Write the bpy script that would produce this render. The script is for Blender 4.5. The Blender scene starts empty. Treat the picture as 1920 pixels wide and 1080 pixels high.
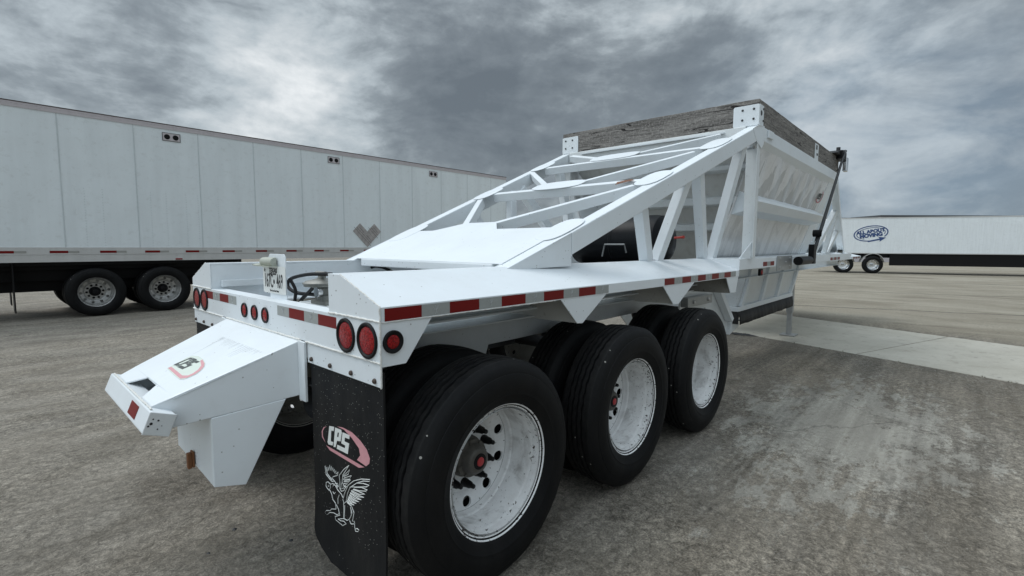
import bpy, bmesh, math, random
from mathutils import Vector, Matrix, noise as mnoise
random.seed(7)
D = bpy.data; SC = bpy.context.scene; COL = SC.collection
V = Vector; PI = math.pi; rad = math.radians

# ------------------------------------------------------------------ camera
cd = D.cameras.new('camera'); cam = D.objects.new('camera', cd); COL.objects.link(cam)
fw = V((0.735306, 0.672118, -0.087081)).normalized(); up = V((0.061262, 0.062047, 0.996191)).normalized()
rt = fw.cross(up)
cam.matrix_world = Matrix(((rt.x, up.x, -fw.x, -1.01654), (rt.y, up.y, -fw.y, -1.61297), (rt.z, up.z, -fw.z, 1.58373), (0, 0, 0, 1)))
cd.sensor_width = 36; cd.lens = 17.0454; cd.clip_start = 0.05; cd.clip_end = 3000
SC.camera = cam
SC.view_settings.view_transform = 'Standard'; SC.view_settings.look = 'None'
SC.view_settings.exposure = 0.0; SC.view_settings.gamma = 1.0

# ------------------------------------------------------------------ node helpers
class N:
    def __init__(s, tree): s.t = tree; s.n = tree.nodes; s.l = tree.links
    def new(s, kind, **kw):
        n = s.n.new(kind)
        for k, v in kw.items(): setattr(n, k, v)
        return n
    def put(s, inp, v):
        if v is None: return
        if hasattr(v, 'is_output') or isinstance(v, bpy.types.NodeSocket): s.l.new(v, inp)
        else:
            if isinstance(v, (tuple, list)) and inp.type == 'RGBA' and len(v) == 3: v = (*v, 1)
            inp.default_value = v
    def math(s, op, a, b=None, c=None, clamp=False):
        n = s.new('ShaderNodeMath', operation=op, use_clamp=clamp)
        s.put(n.inputs[0], a); s.put(n.inputs[1], b)
        if c is not None: s.put(n.inputs[2], c)
        return n.outputs[0]
    def mix(s, f, a, b, blend='MIX'):
        n = s.new('ShaderNodeMix', data_type='RGBA', blend_type=blend)
        s.put(n.inputs[0], f); s.put(n.inputs[6], a); s.put(n.inputs[7], b)
        return n.outputs[2]
    def ramp(s, f, stops, interp='LINEAR'):
        n = s.new('ShaderNodeValToRGB'); n.color_ramp.interpolation = interp
        e = n.color_ramp.elements
        while len(e) < len(stops): e.new(0.5)
        for i, (p, c) in enumerate(stops):
            e[i].position = p; e[i].color = (c, c, c, 1) if not isinstance(c, tuple) else (*c, 1)
        s.put(n.inputs[0], f); return n.outputs[0]
    def noise(s, vec, scale, detail=4, rough=.55, dist=0.0):
        n = s.new('ShaderNodeTexNoise'); s.put(n.inputs['Vector'], vec)
        n.inputs['Scale'].default_value = scale; n.inputs['Detail'].default_value = detail
        n.inputs['Roughness'].default_value = rough; n.inputs['Distortion'].default_value = dist
        return n.outputs[0]
    def vor(s, vec, scale, feat='F1', rnd=1.0):
        n = s.new('ShaderNodeTexVoronoi', feature=feat); s.put(n.inputs['Vector'], vec)
        n.inputs['Scale'].default_value = scale; n.inputs['Randomness'].default_value = rnd
        return n
    def pos(s): return s.new('ShaderNodeNewGeometry').outputs['Position']
    def obj(s): return s.new('ShaderNodeTexCoord').outputs['Object']
    def xyz(s, v):
        n = s.new('ShaderNodeSeparateXYZ'); s.put(n.inputs[0], v); return n.outputs
    def comb(s, x, y, z):
        n = s.new('ShaderNodeCombineXYZ'); s.put(n.inputs[0], x); s.put(n.inputs[1], y); s.put(n.inputs[2], z); return n.outputs[0]
    def scale(s, v, sc):
        n = s.new('ShaderNodeVectorMath', operation='MULTIPLY'); s.put(n.inputs[0], v); n.inputs[1].default_value = sc; return n.outputs[0]
    def bump(s, h, strength=.3, dist=.01, nrm=None):
        n = s.new('ShaderNodeBump'); s.put(n.inputs['Height'], h)
        n.inputs['Strength'].default_value = strength; n.inputs['Distance'].default_value = dist
        if nrm is not None: s.put(n.inputs['Normal'], nrm)
        return n.outputs[0]

def material(name):
    m = D.materials.new(name); m.use_nodes = True
    t = N(m.node_tree); b = m.node_tree.nodes['Principled BSDF']
    return m, t, b

def plain(name, col, rough=.5, metal=0.0, var=.12, sc=14, bump=0.0, spec=None):
    m, t, b = material(name)
    p = t.pos(); f = t.noise(p, sc, 5, .6)
    dark = tuple(c * (1 - var) for c in col); lite = tuple(min(1, c * (1 + var)) for c in col)
    t.put(b.inputs['Base Color'], t.mix(f, dark, lite))
    b.inputs['Roughness'].default_value = rough; b.inputs['Metallic'].default_value = metal
    if spec is not None: b.inputs['Specular IOR Level'].default_value = spec
    if bump: t.put(b.inputs['Normal'], t.bump(t.noise(p, sc * 6, 4), bump, .002))
    return m

def white_paint(name, base=(.755, .805, .838), grime=.25, specks=.0, rust=0.0, rough=.32, wav=.12, drips=0.0):
    m, t, b = material(name); p = t.pos()
    n1 = t.noise(p, 2.3, 5, .6); n2 = t.noise(p, 17, 5, .65)
    g = t.math('MULTIPLY', t.ramp(n1, [(.38, 0.), (.75, 1.)]), grime)
    g = t.math('ADD', g, t.math('MULTIPLY', t.ramp(n2, [(.55, 0.), (.8, 1.)]), grime * .6), clamp=True)
    c = t.mix(g, base, (.46, .44, .41))
    # fine chips / mud specks
    v = t.vor(p, 42); pick = t.xyz(v.outputs['Color'])[0]
    sp = t.math('MULTIPLY', t.math('LESS_THAN', v.outputs['Distance'], .15), t.math('GREATER_THAN', pick, .92))
    c = t.mix(t.math('MULTIPLY', sp, .55), c, (.10, .08, .06))
    if drips:
        x, y, z = t.xyz(p)
        st = t.noise(t.comb(t.math('MULTIPLY', x, 9), t.math('MULTIPLY', y, 9), t.math('MULTIPLY', z, .8)), 1, 4, .6)
        c = t.mix(t.math('MULTIPLY', t.ramp(st, [(.5, 0.), (.72, 1.)]), drips), c, (.34, .31, .27))
    if specks:
        n3 = t.noise(p, 34, 3, .7, .4); n4 = t.noise(p, 3.1, 2)
        s = t.math('MULTIPLY', t.ramp(n3, [(.60, 0.), (.64, 1.)]), t.ramp(n4, [(.48, 0.), (.62, 1.)]))
        c = t.mix(t.math('MULTIPLY', s, specks), c, (.018, .016, .014))
    if rust:
        n5 = t.noise(p, 26, 4, .7, .3)
        c = t.mix(t.math('MULTIPLY', t.ramp(n5, [(.66, 0.), (.70, 1.)]), rust), c, (.16, .06, .02))
    t.put(b.inputs['Base Color'], c)
    t.put(b.inputs['Roughness'], t.math('ADD', rough, t.math('MULTIPLY', n2, .12)))
    h = t.math('ADD', t.noise(p, 5, 2), t.math('MULTIPLY', t.noise(p, 60, 3), .12))
    t.put(b.inputs['Normal'], t.bump(h, wav, .012))
    return m

M = {}
M['white'] = white_paint('white_paint', grime=.16)
M['white2'] = white_paint('white_paint_frame', base=(.70, .735, .745), grime=.3, wav=.08)
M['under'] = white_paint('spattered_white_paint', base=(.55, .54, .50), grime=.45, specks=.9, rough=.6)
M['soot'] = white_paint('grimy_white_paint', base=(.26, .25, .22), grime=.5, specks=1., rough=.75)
M['gray'] = plain('galvanised_steel', (.36, .37, .37), .45, .5, .2, 20)
M['dark'] = plain('dark_steel', (.035, .036, .038), .55, .2, .3, 20)
M['black'] = plain('black_plastic', (.006, .006, .007), .5, 0, .3, 20, spec=.2)
M['hose'] = plain('hose_rubber', (.006, .006, .007), .5, 0, .2, 30, spec=.25)
M['nut'] = plain('nut_cover_black', (.007, .007, .007), .45, 0, .3, 40, spec=.3)
M['hubiron'] = plain('hub_iron', (.10, .095, .085), .5, .35, .4, 45, .2)
M['chrome'] = plain('polished_aluminium', (.62, .63, .64), .16, 1., .1, 20)
M['rim_alu'] = plain('aged_aluminium', (.50, .50, .49), .35, .6, .15, 20)
M['rust'] = plain('rusty_iron', (.20, .085, .035), .8, .1, .6, 40, .4)
M['rustpaint'] = plain('rust_brown', (.17, .075, .04), .85, 0, .6, 60, .5)
M['redplug'] = plain('red_rubber', (.42, .035, .04), .4, 0, .15, 30)
M['lensred'] = None
M['decal_white'] = plain('decal_white', (.74, .76, .74), .5, 0, .06, 30)
M['decal_pale'] = plain('decal_pale_green', (.62, .68, .62), .5, 0, .06, 30)
M['decal_pink'] = plain('decal_faded_red', (.62, .30, .33), .5, 0, .25, 60)
M['decal_rose'] = plain('decal_rose', (.50, .10, .13), .5, 0, .1, 60)
M['decal_dark'] = plain('decal_dark', (.045, .055, .055), .5, 0, .25, 40)
M['decal_grey'] = plain('decal_grey', (.50, .52, .53), .5, 0, .1, 30)
M['blue'] = plain('sign_blue', (.03, .07, .20), .5, 0, .1, 5)
M['plate'] = plain('plate_white', (.72, .74, .72), .4, 0, .05, 30)
M['ink'] = plain('plate_black', (.012, .012, .014), .45, 0, .1, 30)
M['weld'] = plain('weld_bead', (.74, .74, .71), .5, 0, .25, 160, .8)

def mk_lens():
    m, t, b = material('red_lens'); p = t.pos()
    v = t.vor(p, 150); f = t.ramp(v.outputs['Distance'], [(.1, 0.), (.7, 1.)])
    t.put(b.inputs['Base Color'], t.mix(f, (.40, .010, .012), (.17, .004, .006)))
    b.inputs['Roughness'].default_value = .22; b.inputs['Specular IOR Level'].default_value = .3
    t.put(b.inputs['Normal'], t.bump(v.outputs['Distance'], .5, .002)); return m
M['lens'] = mk_lens(); M['bolt_iron'] = plain('weathered_bolt', (.085, .065, .055), .6, .3, .4, 50)

def mk_tape(name, col):
    m, t, b = material(name); p = t.pos(); f = t.noise(p, 55, 4, .6); ck = t.vor(p, 190, 'F1', .1)
    c = t.mix(f, tuple(x * .75 for x in col), col)
    c = t.mix(t.math('MULTIPLY', t.ramp(ck.outputs['Distance'], [(.2, 0.), (.6, 1.)]), .3), c, tuple(x * .6 for x in col))
    t.put(b.inputs['Base Color'], c); b.inputs['Roughness'].default_value = .4; b.inputs['Specular IOR Level'].default_value = .2
    t.put(b.inputs['Normal'], t.bump(f, .1, .001)); return m
M['tape_r'] = mk_tape('red_tape', (.20, .006, .006)); M['tape_w'] = mk_tape('silver_tape', (.40, .42, .41))

def mk_rubber(name, col, speck=0.0, dusty=0.0, big=1.0):
    m, t, b = material(name); p = t.obj() if big == 2 else t.pos()
    f = t.noise(p, 9, 5, .6); c = t.mix(f, tuple(x * .6 for x in col), tuple(x * 1.5 for x in col))
    if dusty:
        d = t.ramp(t.noise(t.scale(p, (1, 1, .35)), 6, 5, .7), [(.42, 0.), (.8, 1.)])
        c = t.mix(t.math('MULTIPLY', d, dusty), c, (.13, .12, .105))
    if big == 2:      # pale stones wedged in the tread only
        x, y, z = t.xyz(p); rr_ = t.math('SQRT', t.math('ADD', t.math('MULTIPLY', x, x), t.math('MULTIPLY', z, z)))
        v = t.vor(p, 26); pick = t.xyz(v.outputs['Color'])[0]
        s = t.math('MULTIPLY', t.math('MULTIPLY', t.math('LESS_THAN', v.outputs['Distance'], .15), t.math('GREATER_THAN', pick, .93)), t.math('GREATER_THAN', rr_, .506))
        c = t.mix(s, c, (.34, .33, .30))
        dst = t.math('MULTIPLY', t.math('GREATER_THAN', rr_, .521), t.ramp(t.noise(p, 14, 4, .7), [(.35, 0.), (.7, 1.)]))
        c = t.mix(t.math('MULTIPLY', dst, .12), c, (.09, .085, .078))
    if speck:
        for sc, th, pk in ((110, .17, .94), (48, .10, .96)):
            v = t.vor(p, sc); pick = t.xyz(v.outputs['Color'])[0]
            s = t.math('MULTIPLY', t.math('LESS_THAN', v.outputs['Distance'], th), t.math('GREATER_THAN', pick, pk))
            c = t.mix(t.math('MULTIPLY', s, speck), c, (.50, .49, .46))
    t.put(b.inputs['Base Color'], c); b.inputs['Roughness'].default_value = .62
    b.inputs['Specular IOR Level'].default_value = .2
    t.put(b.inputs['Normal'], t.bump(t.noise(p, 90, 4), .35, .002)); return m
M['tyre'] = mk_rubber('tyre_rubber', (.0036, .0039, .0046), .0, .05, 2)
M['flap'] = mk_rubber('mudflap_rubber', (.0075, .008, .009), .8, .12)
M['skirt'] = mk_rubber('skirt_rubber', (.022, .022, .023), .0, .3)

def mk_rim():   # white steel wheel: speckled rust chips near the lip, wheel-local coordinates
    m, t, b = material('speckled_white_wheel'); o = t.obj(); x, y, z = t.xyz(o)
    r = t.math('SQRT', t.math('ADD', t.math('MULTIPLY', x, x), t.math('MULTIPLY', z, z)))
    oi = t.new('ShaderNodeObjectInfo').outputs['Random']
    sh = t.new('ShaderNodeVectorMath', operation='ADD'); t.put(sh.inputs[0], o); t.put(sh.inputs[1], t.comb(t.math('MULTIPLY', oi, 9), t.math('MULTIPLY', oi, 5), 0)); p = sh.outputs[0]
    n1 = t.noise(p, 48, 3, .7, .5); n2 = t.noise(p, 6, 3)
    edge = t.ramp(t.math('ADD', t.math('MULTIPLY', y, -1.), .2), [(.0, .0), (.10, .35), (.17, 1.)])
    th = t.math('ADD', n1, t.math('MULTIPLY', t.math('MULTIPLY', edge, t.ramp(n2, [(.3, .2), (.7, 1.)])), .13))
    chips = t.ramp(th, [(.685, 0.), (.70, 1.)])
    c = t.mix(t.ramp(t.noise(p, 11, 5, .6), [(.45, 0.), (.85, .45)]), (.82, .83, .83), (.46, .43, .41))
    c = t.mix(t.math('MULTIPLY', t.ramp(t.noise(p, 130, 2), [(.62, 0.), (.78, 1.)]), .25), c, (.34, .24, .21))
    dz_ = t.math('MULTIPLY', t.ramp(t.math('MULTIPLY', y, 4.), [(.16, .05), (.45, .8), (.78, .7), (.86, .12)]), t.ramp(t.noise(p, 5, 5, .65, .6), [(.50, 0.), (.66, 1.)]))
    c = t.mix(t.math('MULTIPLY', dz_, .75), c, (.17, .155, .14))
    c = t.mix(chips, c, (.035, .024, .02))
    t.put(b.inputs['Base Color'], c); b.inputs['Roughness'].default_value = .42
    t.put(b.inputs['Normal'], t.bump(n1, .15, .002)); return m
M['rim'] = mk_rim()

def mk_wood(name, axis):
    m, t, b = material(name); p = t.pos()
    s1 = (.8, 6, 11) if axis == 'x' else (6, .8, 11); s2 = (4, 20, 34) if axis == 'x' else (20, 4, 34)
    a = t.noise(t.scale(p, s1), 1.6, 6, .7, .5); f = t.noise(t.scale(p, s2), 1.6, 5, .75, .4)
    c = t.mix(t.ramp(a, [(.30, 0.), (.68, 1.)]), (.075, .070, .066), (.29, .275, .255))
    c = t.mix(t.ramp(f, [(.36, 0.), (.54, 1.)]), t.mix(.7, c, (.030, .026, .024)), c)
    c = t.mix(t.math('MULTIPLY', t.ramp(t.noise(p, 45, 3, .7), [(.52, 0.), (.62, 1.)]), .6), c, (.33, .31, .29))
    cr = t.noise(t.scale(p, tuple(q * .6 for q in s1)), 1.3, 2, .5, .9)
    crk = t.math('LESS_THAN', t.math('ABSOLUTE', t.math('SUBTRACT', cr, .5)), .008)
    c = t.mix(crk, c, (.012, .010, .010))
    t.put(b.inputs['Base Color'], c); b.inputs['Roughness'].default_value = .85
    t.put(b.inputs['Normal'], t.bump(t.math('ADD', f, a), .6, .006)); return m
M['wood_x'] = mk_wood('weathered_wood_long', 'x'); M['wood_y'] = mk_wood('weathered_wood_cross', 'y')

def mk_dented():
    m, t, b = material('dented_white_sheet'); p = t.pos(); x, y, z = t.xyz(p)
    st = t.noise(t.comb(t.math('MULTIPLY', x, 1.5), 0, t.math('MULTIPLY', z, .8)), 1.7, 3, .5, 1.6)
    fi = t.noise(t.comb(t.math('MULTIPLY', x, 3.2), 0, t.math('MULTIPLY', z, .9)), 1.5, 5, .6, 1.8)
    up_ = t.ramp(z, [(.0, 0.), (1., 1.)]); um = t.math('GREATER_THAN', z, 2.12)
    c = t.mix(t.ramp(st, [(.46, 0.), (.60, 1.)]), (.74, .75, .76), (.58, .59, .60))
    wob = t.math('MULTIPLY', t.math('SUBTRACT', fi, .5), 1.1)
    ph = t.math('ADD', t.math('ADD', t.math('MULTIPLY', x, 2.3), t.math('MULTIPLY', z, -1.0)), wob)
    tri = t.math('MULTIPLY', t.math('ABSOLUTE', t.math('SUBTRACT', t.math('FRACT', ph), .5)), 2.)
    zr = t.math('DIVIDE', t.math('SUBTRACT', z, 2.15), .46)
    refl = t.ramp(t.math('ADD', .5, t.math('SUBTRACT', t.math('MULTIPLY', tri, .95), t.math('ADD', zr, t.math('MULTIPLY', wob, .3)))), [(.46, 0.), (.56, 1.)])
    refl = t.math('MULTIPLY', refl, t.math('MULTIPLY', um, t.math('LESS_THAN', x, 8.25)))
    c = t.mix(t.math('MULTIPLY', refl, .62), c, (.33, .345, .355))  # dark zigzag reflections of the dents, painted into the sheet colour
    c = t.mix(t.math('MULTIPLY', t.ramp(t.noise(p, 30, 5, .7), [(.5, 0.), (.8, 1.)]), .3), c, (.38, .36, .33))
    t.put(b.inputs['Base Color'], c); b.inputs['Roughness'].default_value = .22
    t.put(b.inputs['Normal'], t.bump(fi, .25, .03)); return m
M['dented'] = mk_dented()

def mk_semi(name, base, seed):
    m, t, b = material(name); p = t.pos(); x, y, z = t.xyz(p)
    st = t.noise(t.comb(t.math('MULTIPLY', x, 3), t.math('MULTIPLY', y, 3), t.math('MULTIPLY', z, .25)), 1.4 + seed, 5, .6)
    c = t.mix(t.math('MULTIPLY', t.ramp(st, [(.4, 0.), (.8, 1.)]), .35), base, tuple(v * .72 for v in base))
    c = t.mix(t.math('MULTIPLY', t.ramp(t.noise(p, 9, 5, .7), [(.55, 0.), (.8, 1.)]), .25), c, (.33, .32, .29))
    t.put(b.inputs['Base Color'], c); b.inputs['Roughness'].default_value = .42
    t.put(b.inputs['Normal'], t.bump(t.noise(p, 1.1, 3), .45, .06)); return m
M['semi'] = mk_semi('aged_white_panel', (.80, .86, .885), 0)
M['semi_rail'] = mk_semi('dull_aluminium_rail', (.56, .56, .55), 1)
M['semi_top'] = mk_semi('pinkish_top_rail', (.55, .51, .53), 2)
M['van'] = mk_semi('white_van_panel', (.80, .84, .86), 3)

def mk_ground():
    m, t, b = material('worn_gravel_asphalt'); p = t.pos(); x, y, z = t.xyz(p)
    pl = t.comb(t.math('MULTIPLY', x, .45), y, 0)
    n_big = t.noise(pl, .55, 5, .6, .4); n_mid = t.noise(pl, 2.6, 8, .72, .15); n_fine = t.noise(p, 22, 5, .8, .6)
    n_grain = t.noise(p, 85, 3, .8)
    c = t.mix(t.ramp(n_mid, [(.32, 0.), (.68, 1.)]), (.140, .128, .108), (.250, .232, .203))
    c = t.mix(t.ramp(n_big, [(.40, 0.), (.66, .75)]), c, (.262, .228, .180))
    # pale cement-like caked patches, to the right of the trailer
    my = t.math('SUBTRACT', 1., t.math('MULTIPLY', t.math('ABSOLUTE', t.math('ADD', y, .95)), .62), clamp=True)
    mx = t.math('SUBTRACT', 1., t.math('MULTIPLY', t.math('ABSOLUTE', t.math('SUBTRACT', x, 4.1)), .30), clamp=True)
    pm = t.math('MULTIPLY', my, mx)
    cake = t.ramp(t.math('ADD', t.math('MULTIPLY', t.noise(pl, 5.5, 9, .80, .15), 1.15), t.math('MULTIPLY', pm, .42)), [(.76, 0.), (.82, 1.)])
    cake = t.math('MULTIPLY', cake, t.ramp(pm, [(.0, 0.), (.25, 1.)]))
    c = t.mix(t.math('MULTIPLY', cake, .8), c, (.37, .355, .315))
    # tread prints: fine ribs running along x
    wv = t.new('ShaderNodeTexWave', wave_type='BANDS', bands_direction='Y'); t.put(wv.inputs['Vector'], p)
    wv.inputs['Scale'].default_value = 5.2; wv.inputs['Distortion'].default_value = 3.0; wv.inputs['Detail Scale'].default_value = 3
    for yc, hw, x0, x1 in ((-.50, .13, 1.6, 5.2), (-1.35, .12, 2.4, 6.5), (.35, .13, 4.0, 7.0)):
        mk = t.math('LESS_THAN', t.math('ABSOLUTE', t.math('SUBTRACT', y, yc)), hw)
        mk = t.math('MULTIPLY', mk, t.math('MULTIPLY', t.math('GREATER_THAN', x, x0), t.math('LESS_THAN', x, x1)))
        mk = t.math('MULTIPLY', mk, t.ramp(t.noise(p, 4.2, 4, .7), [(.46, 0.), (.58, 1.)]))
        c = t.mix(t.math('MULTIPLY', t.math('MULTIPLY', mk, t.ramp(wv.outputs['Fac'], [(.35, 1.), (.55, 0.)])), .30), c, (.060, .057, .052))
        c = t.mix(t.math('MULTIPLY', t.math('MULTIPLY', mk, t.ramp(wv.outputs['Fac'], [(.5, 0.), (.8, 1.)])), .15), c, (.24, .235, .22))
    # damp, blotchy
    c = t.mix(t.math('MULTIPLY', t.ramp(t.noise(p, 1.7, 4, .6, 1.0), [(.56, 0.), (.68, 1.)]), .40), c, (.090, .078, .062))
    # oil stain around the push-block leg
    for (sx, sy, rx, ry, k) in ((-.10, 2.12, .42, .52, .50), (.35, 1.7, .35, .4, .45)):
        dd = t.math('SQRT', t.math('ADD', t.math('POWER', t.math('DIVIDE', t.math('SUBTRACT', x, sx), rx), 2.), t.math('POWER', t.math('DIVIDE', t.math('SUBTRACT', y, sy), ry), 2.)))
        dd = t.math('ADD', dd, t.math('MULTIPLY', t.math('SUBTRACT', t.noise(p, 5, 3), .5), .9))
        c = t.mix(t.math('MULTIPLY', t.ramp(dd, [(.75, 1.), (.98, 0.)]), k), c, (.060, .046, .034))
    # dark crumbly gravel strip before the slab: n . p
    dn = t.math('ADD', t.math('MULTIPLY', t.math('SUBTRACT', x, 8.40), .944), t.math('MULTIPLY', t.math('SUBTRACT', y, 1.52), -.330))
    g1 = t.math('MULTIPLY', t.ramp(t.math('ADD', t.math('MULTIPLY', dn, .25), 1.), [(.55, 0.), (.98, 1.)]), t.ramp(n_mid, [(.42, 0.), (.6, 1.)]))
    c = t.mix(t.math('MULTIPLY', g1, .55), c, (.050, .045, .038))
    # beyond the slab: paler tan old concrete with streaks
    far = t.ramp(t.math('MULTIPLY', t.math('SUBTRACT', dn, 2.9), .5), [(.0, 0.), (.5, 1.)])
    fy = t.comb(t.math('MULTIPLY', x, .30), t.math('MULTIPLY', y, .13), 0)
    sf = t.noise(fy, 2.2, 6, .7, .4)
    cf = t.mix(t.ramp(sf, [(.35, 0.), (.68, 1.)]), (.225, .200, .155), (.350, .322, .262))
    cf = t.mix(t.math('MULTIPLY', t.ramp(t.noise(t.comb(t.math('MULTIPLY', x, .8), t.math('MULTIPLY', y, .25), 3.), 1.5, 4, .6), [(.56, 0.), (.70, 1.)]), .5), cf, (.11, .085, .062))
    for xc in (13.6, 19.6, 26.5, 34):
        ln = t.math('ABSOLUTE', t.math('ADD', t.math('SUBTRACT', t.math('ADD', x, t.math('MULTIPLY', y, .35)), xc + .8), t.math('MULTIPLY', t.math('SUBTRACT', t.noise(p, 1.3, 3), .5), .35)))
        cf = t.mix(t.math('MULTIPLY', t.math('LESS_THAN', ln, .035 + xc * .0012), .75), cf, (.05, .045, .04))
    c = t.mix(far, c, cf)
    farl = t.ramp(t.math('MULTIPLY', t.math('SUBTRACT', y, 3.), .25), [(.0, 0.), (.6, 1.)])
    lft = t.ramp(t.math('MULTIPLY', t.math('ADD', y, .2), .4), [(.0, 0.), (.8, 1.)])
    c = t.mix(t.math('MULTIPLY', lft, t.math('MULTIPLY', t.math('SUBTRACT', 1., far), .55)), c, t.mix(t.ramp(n_mid, [(.40, 0.), (.62, 1.)]), (.19, .170, .140), (.315, .288, .245)))
    grain = t.math('ADD', t.math('MULTIPLY', n_fine, .56), t.math('MULTIPLY', n_grain, .44))
    strk = t.noise(t.comb(t.math('MULTIPLY', x, .16), t.math('MULTIPLY', y, 2.6), 5.), 1.6, 7, .68)
    sfac = t.math('MULTIPLY', t.ramp(t.math('MULTIPLY', t.math('ADD', y, 3.), .2), [(0., 1.), (.65, .9), (.85, .25)]), .7)
    c = t.mix(t.math('MULTIPLY', sfac, t.math('SUBTRACT', 1., far)), c, t.mix(1., c, t.ramp(strk, [(.36, (.66, .64, .61)), (.50, (1., .99, .97)), (.62, (1.38, 1.37, 1.34))]), 'MULTIPLY'))
    ev = t.vor(t.comb(t.math('ADD', x, t.math('MULTIPLY', n_mid, .8)), t.math('ADD', y, t.math('MULTIPLY', n_big, 1.4)), 0), .33, 'DISTANCE_TO_EDGE')
    crk = t.math('MULTIPLY', t.math('LESS_THAN', ev.outputs['Distance'], .0022), t.math('LESS_THAN', y, -.6))
    c = t.mix(t.math('MULTIPLY', crk, .35), c, (.06, .055, .048))
    gm = t.math('SUBTRACT', t.ramp(t.noise(p, .9, 4, .6), [(.35, .45), (.65, 1.)]), t.math('ADD', t.math('MULTIPLY', cake, .45), t.math('MULTIPLY', far, .45)), clamp=True)
    c = t.mix(gm, c, t.mix(1., c, t.ramp(grain, [(.37, .25), (.50, 1.0), (.62, 2.1)]), 'MULTIPLY'))
    v = t.vor(p, 60); pick = t.xyz(v.outputs['Color'])[0]
    s = t.math('MULTIPLY', t.math('LESS_THAN', v.outputs['Distance'], .22), t.math('GREATER_THAN', pick, .955))
    c = t.mix(t.math('MULTIPLY', s, .6), c, (.30, .285, .26))
    t.put(b.inputs['Base Color'], c); b.inputs['Roughness'].default_value = .9
    b.inputs['Specular IOR Level'].default_value = .25
    h = t.math('ADD', t.math('MULTIPLY', n_fine, 1.0), t.math('ADD', t.math('MULTIPLY', n_grain, .25), t.math('MULTIPLY', n_mid, 1.2)))
    t.put(b.inputs['Normal'], t.bump(h, .85, .03)); return m
M['ground'] = mk_ground()

def mk_slab():
    m, t, b = material('concrete_slab'); p = t.pos(); x, y, z = t.xyz(p)
    c = t.mix(t.ramp(t.noise(p, 1.1, 6, .65), [(.3, 0.), (.7, 1.)]), (.36, .335, .27), (.50, .475, .405))
    c = t.mix(t.math('MULTIPLY', t.ramp(t.noise(p, 5, 5, .7, .5), [(.52, 0.), (.68, 1.)]), .55), c, (.20, .17, .13))
    v = t.vor(p, 7); pick = t.xyz(v.outputs['Color'])[0]
    s = t.math('MULTIPLY', t.math('LESS_THAN', v.outputs['Distance'], .16), t.math('GREATER_THAN', pick, .82))
    c = t.mix(t.math('MULTIPLY', s, .7), c, (.06, .05, .04))
    c = t.mix(.35, c, t.mix(t.noise(p, 60, 4, .7), (.16, .155, .14), (.62, .60, .54)))
    t.put(b.inputs['Base Color'], c); b.inputs['Roughness'].default_value = .85
    t.put(b.inputs['Normal'], t.bump(t.noise(p, 40, 5), .4, .01)); return m
M['slab'] = mk_slab()
M['stone'] = plain('pebble_stone', (.25, .235, .20), .85, 0, .7, 60)
M['weed'] = plain('dry_weed', (.10, .09, .05), .8, 0, .3, 30)

# ------------------------------------------------------------------ world: overcast cloud deck over a real sky
LOBES = (((.36, .89, .27), .012, .17), ((.45, .86, .22), .012, .09), ((.43, .84, .34), .006, .06), ((.10, .97, .19), .012, .07),
         ((.20, .93, .32), .007, -.10), ((.73, .615, .29), .030, -.05), ((.68, .71, .19), .016, -.10), ((.55, .74, .42), .012, -.035), ((.40, .82, .42), .006, -.02), ((.88, .38, .27), .008, -.08),
         ((.925, .173, .34), .016, .11), ((.96, .20, .22), .005, .06), ((.99, .10, .10), .010, -.09), ((.74, .52, .45), .008, .05), ((.84, .45, .36), .005, .06), ((.62, .68, .30), .003, -.03))
W = D.worlds.new('World'); SC.world = W; W.use_nodes = True
t = N(W.node_tree); bg = W.node_tree.nodes['Background']
SUN_EL, SUN_AZ = rad(56), rad(118)      # azimuth from +x towards +y
sky = t.new('ShaderNodeTexSky', sky_type='NISHITA', sun_disc=False)
sky.sun_elevation = SUN_EL; sky.sun_rotation = PI / 2 - SUN_AZ
dirv = t.new('ShaderNodeTexCoord').outputs['Generated']
x, y, z = t.xyz(dirv)
zz = t.math('ADD', t.math('MAXIMUM', z, 0.), .75)
px, py = t.math('DIVIDE', x, zz), t.math('DIVIDE', y, zz)
pv = t.comb(px, py, 0)
zs = t.math('MULTIPLY', z, 2.1); d3 = t.comb(x, y, zs)
n1 = t.noise(d3, 2.3, 3, .5, .6); n2 = t.noise(d3, 5.2, 9, .58, .45); n3 = t.noise(t.comb(x, y, t.math('MULTIPLY', z, 1.5)), 15., 7, .6, .3)
def lobe(d, width):
    d = V(d).normalized()
    dp = t.new('ShaderNodeVectorMath', operation='DOT_PRODUCT'); t.put(dp.inputs[0], dirv); dp.inputs[1].default_value = d
    return t.math('POWER', 2.71828, t.math('MULTIPLY', t.math('SUBTRACT', dp.outputs['Value'], 1.), 1. / width))
def shift(v, d):
    n = t.new('ShaderNodeVectorMath', operation='ADD'); t.put(n.inputs[0], v); n.inputs[1].default_value = d; return n.outputs[0]
rel = t.math('SUBTRACT', t.noise(shift(d3, (0, 0, 0)), 4.2, 10, .60, .35), t.noise(shift(d3, (-.012, .022, .040)), 4.2, 10, .60, .35))
rel2 = t.math('SUBTRACT', t.noise(d3, 10., 8, .60, .2), t.noise(shift(d3, (-.005, .008, .018)), 10., 8, .60, .2))
den = t.math('ADD', t.math('MULTIPLY', n1, .42), t.math('ADD', t.math('MULTIPLY', n2, .40), t.math('MULTIPLY', n3, .18)))
den = t.math('ADD', den, t.math('ADD', t.math('MULTIPLY', rel, .42), t.math('MULTIPLY', rel2, .16)))
for d, wd, k in LOBES:
    den = t.math('ADD', den, t.math('MULTIPLY', lobe(d, wd), k))
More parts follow.
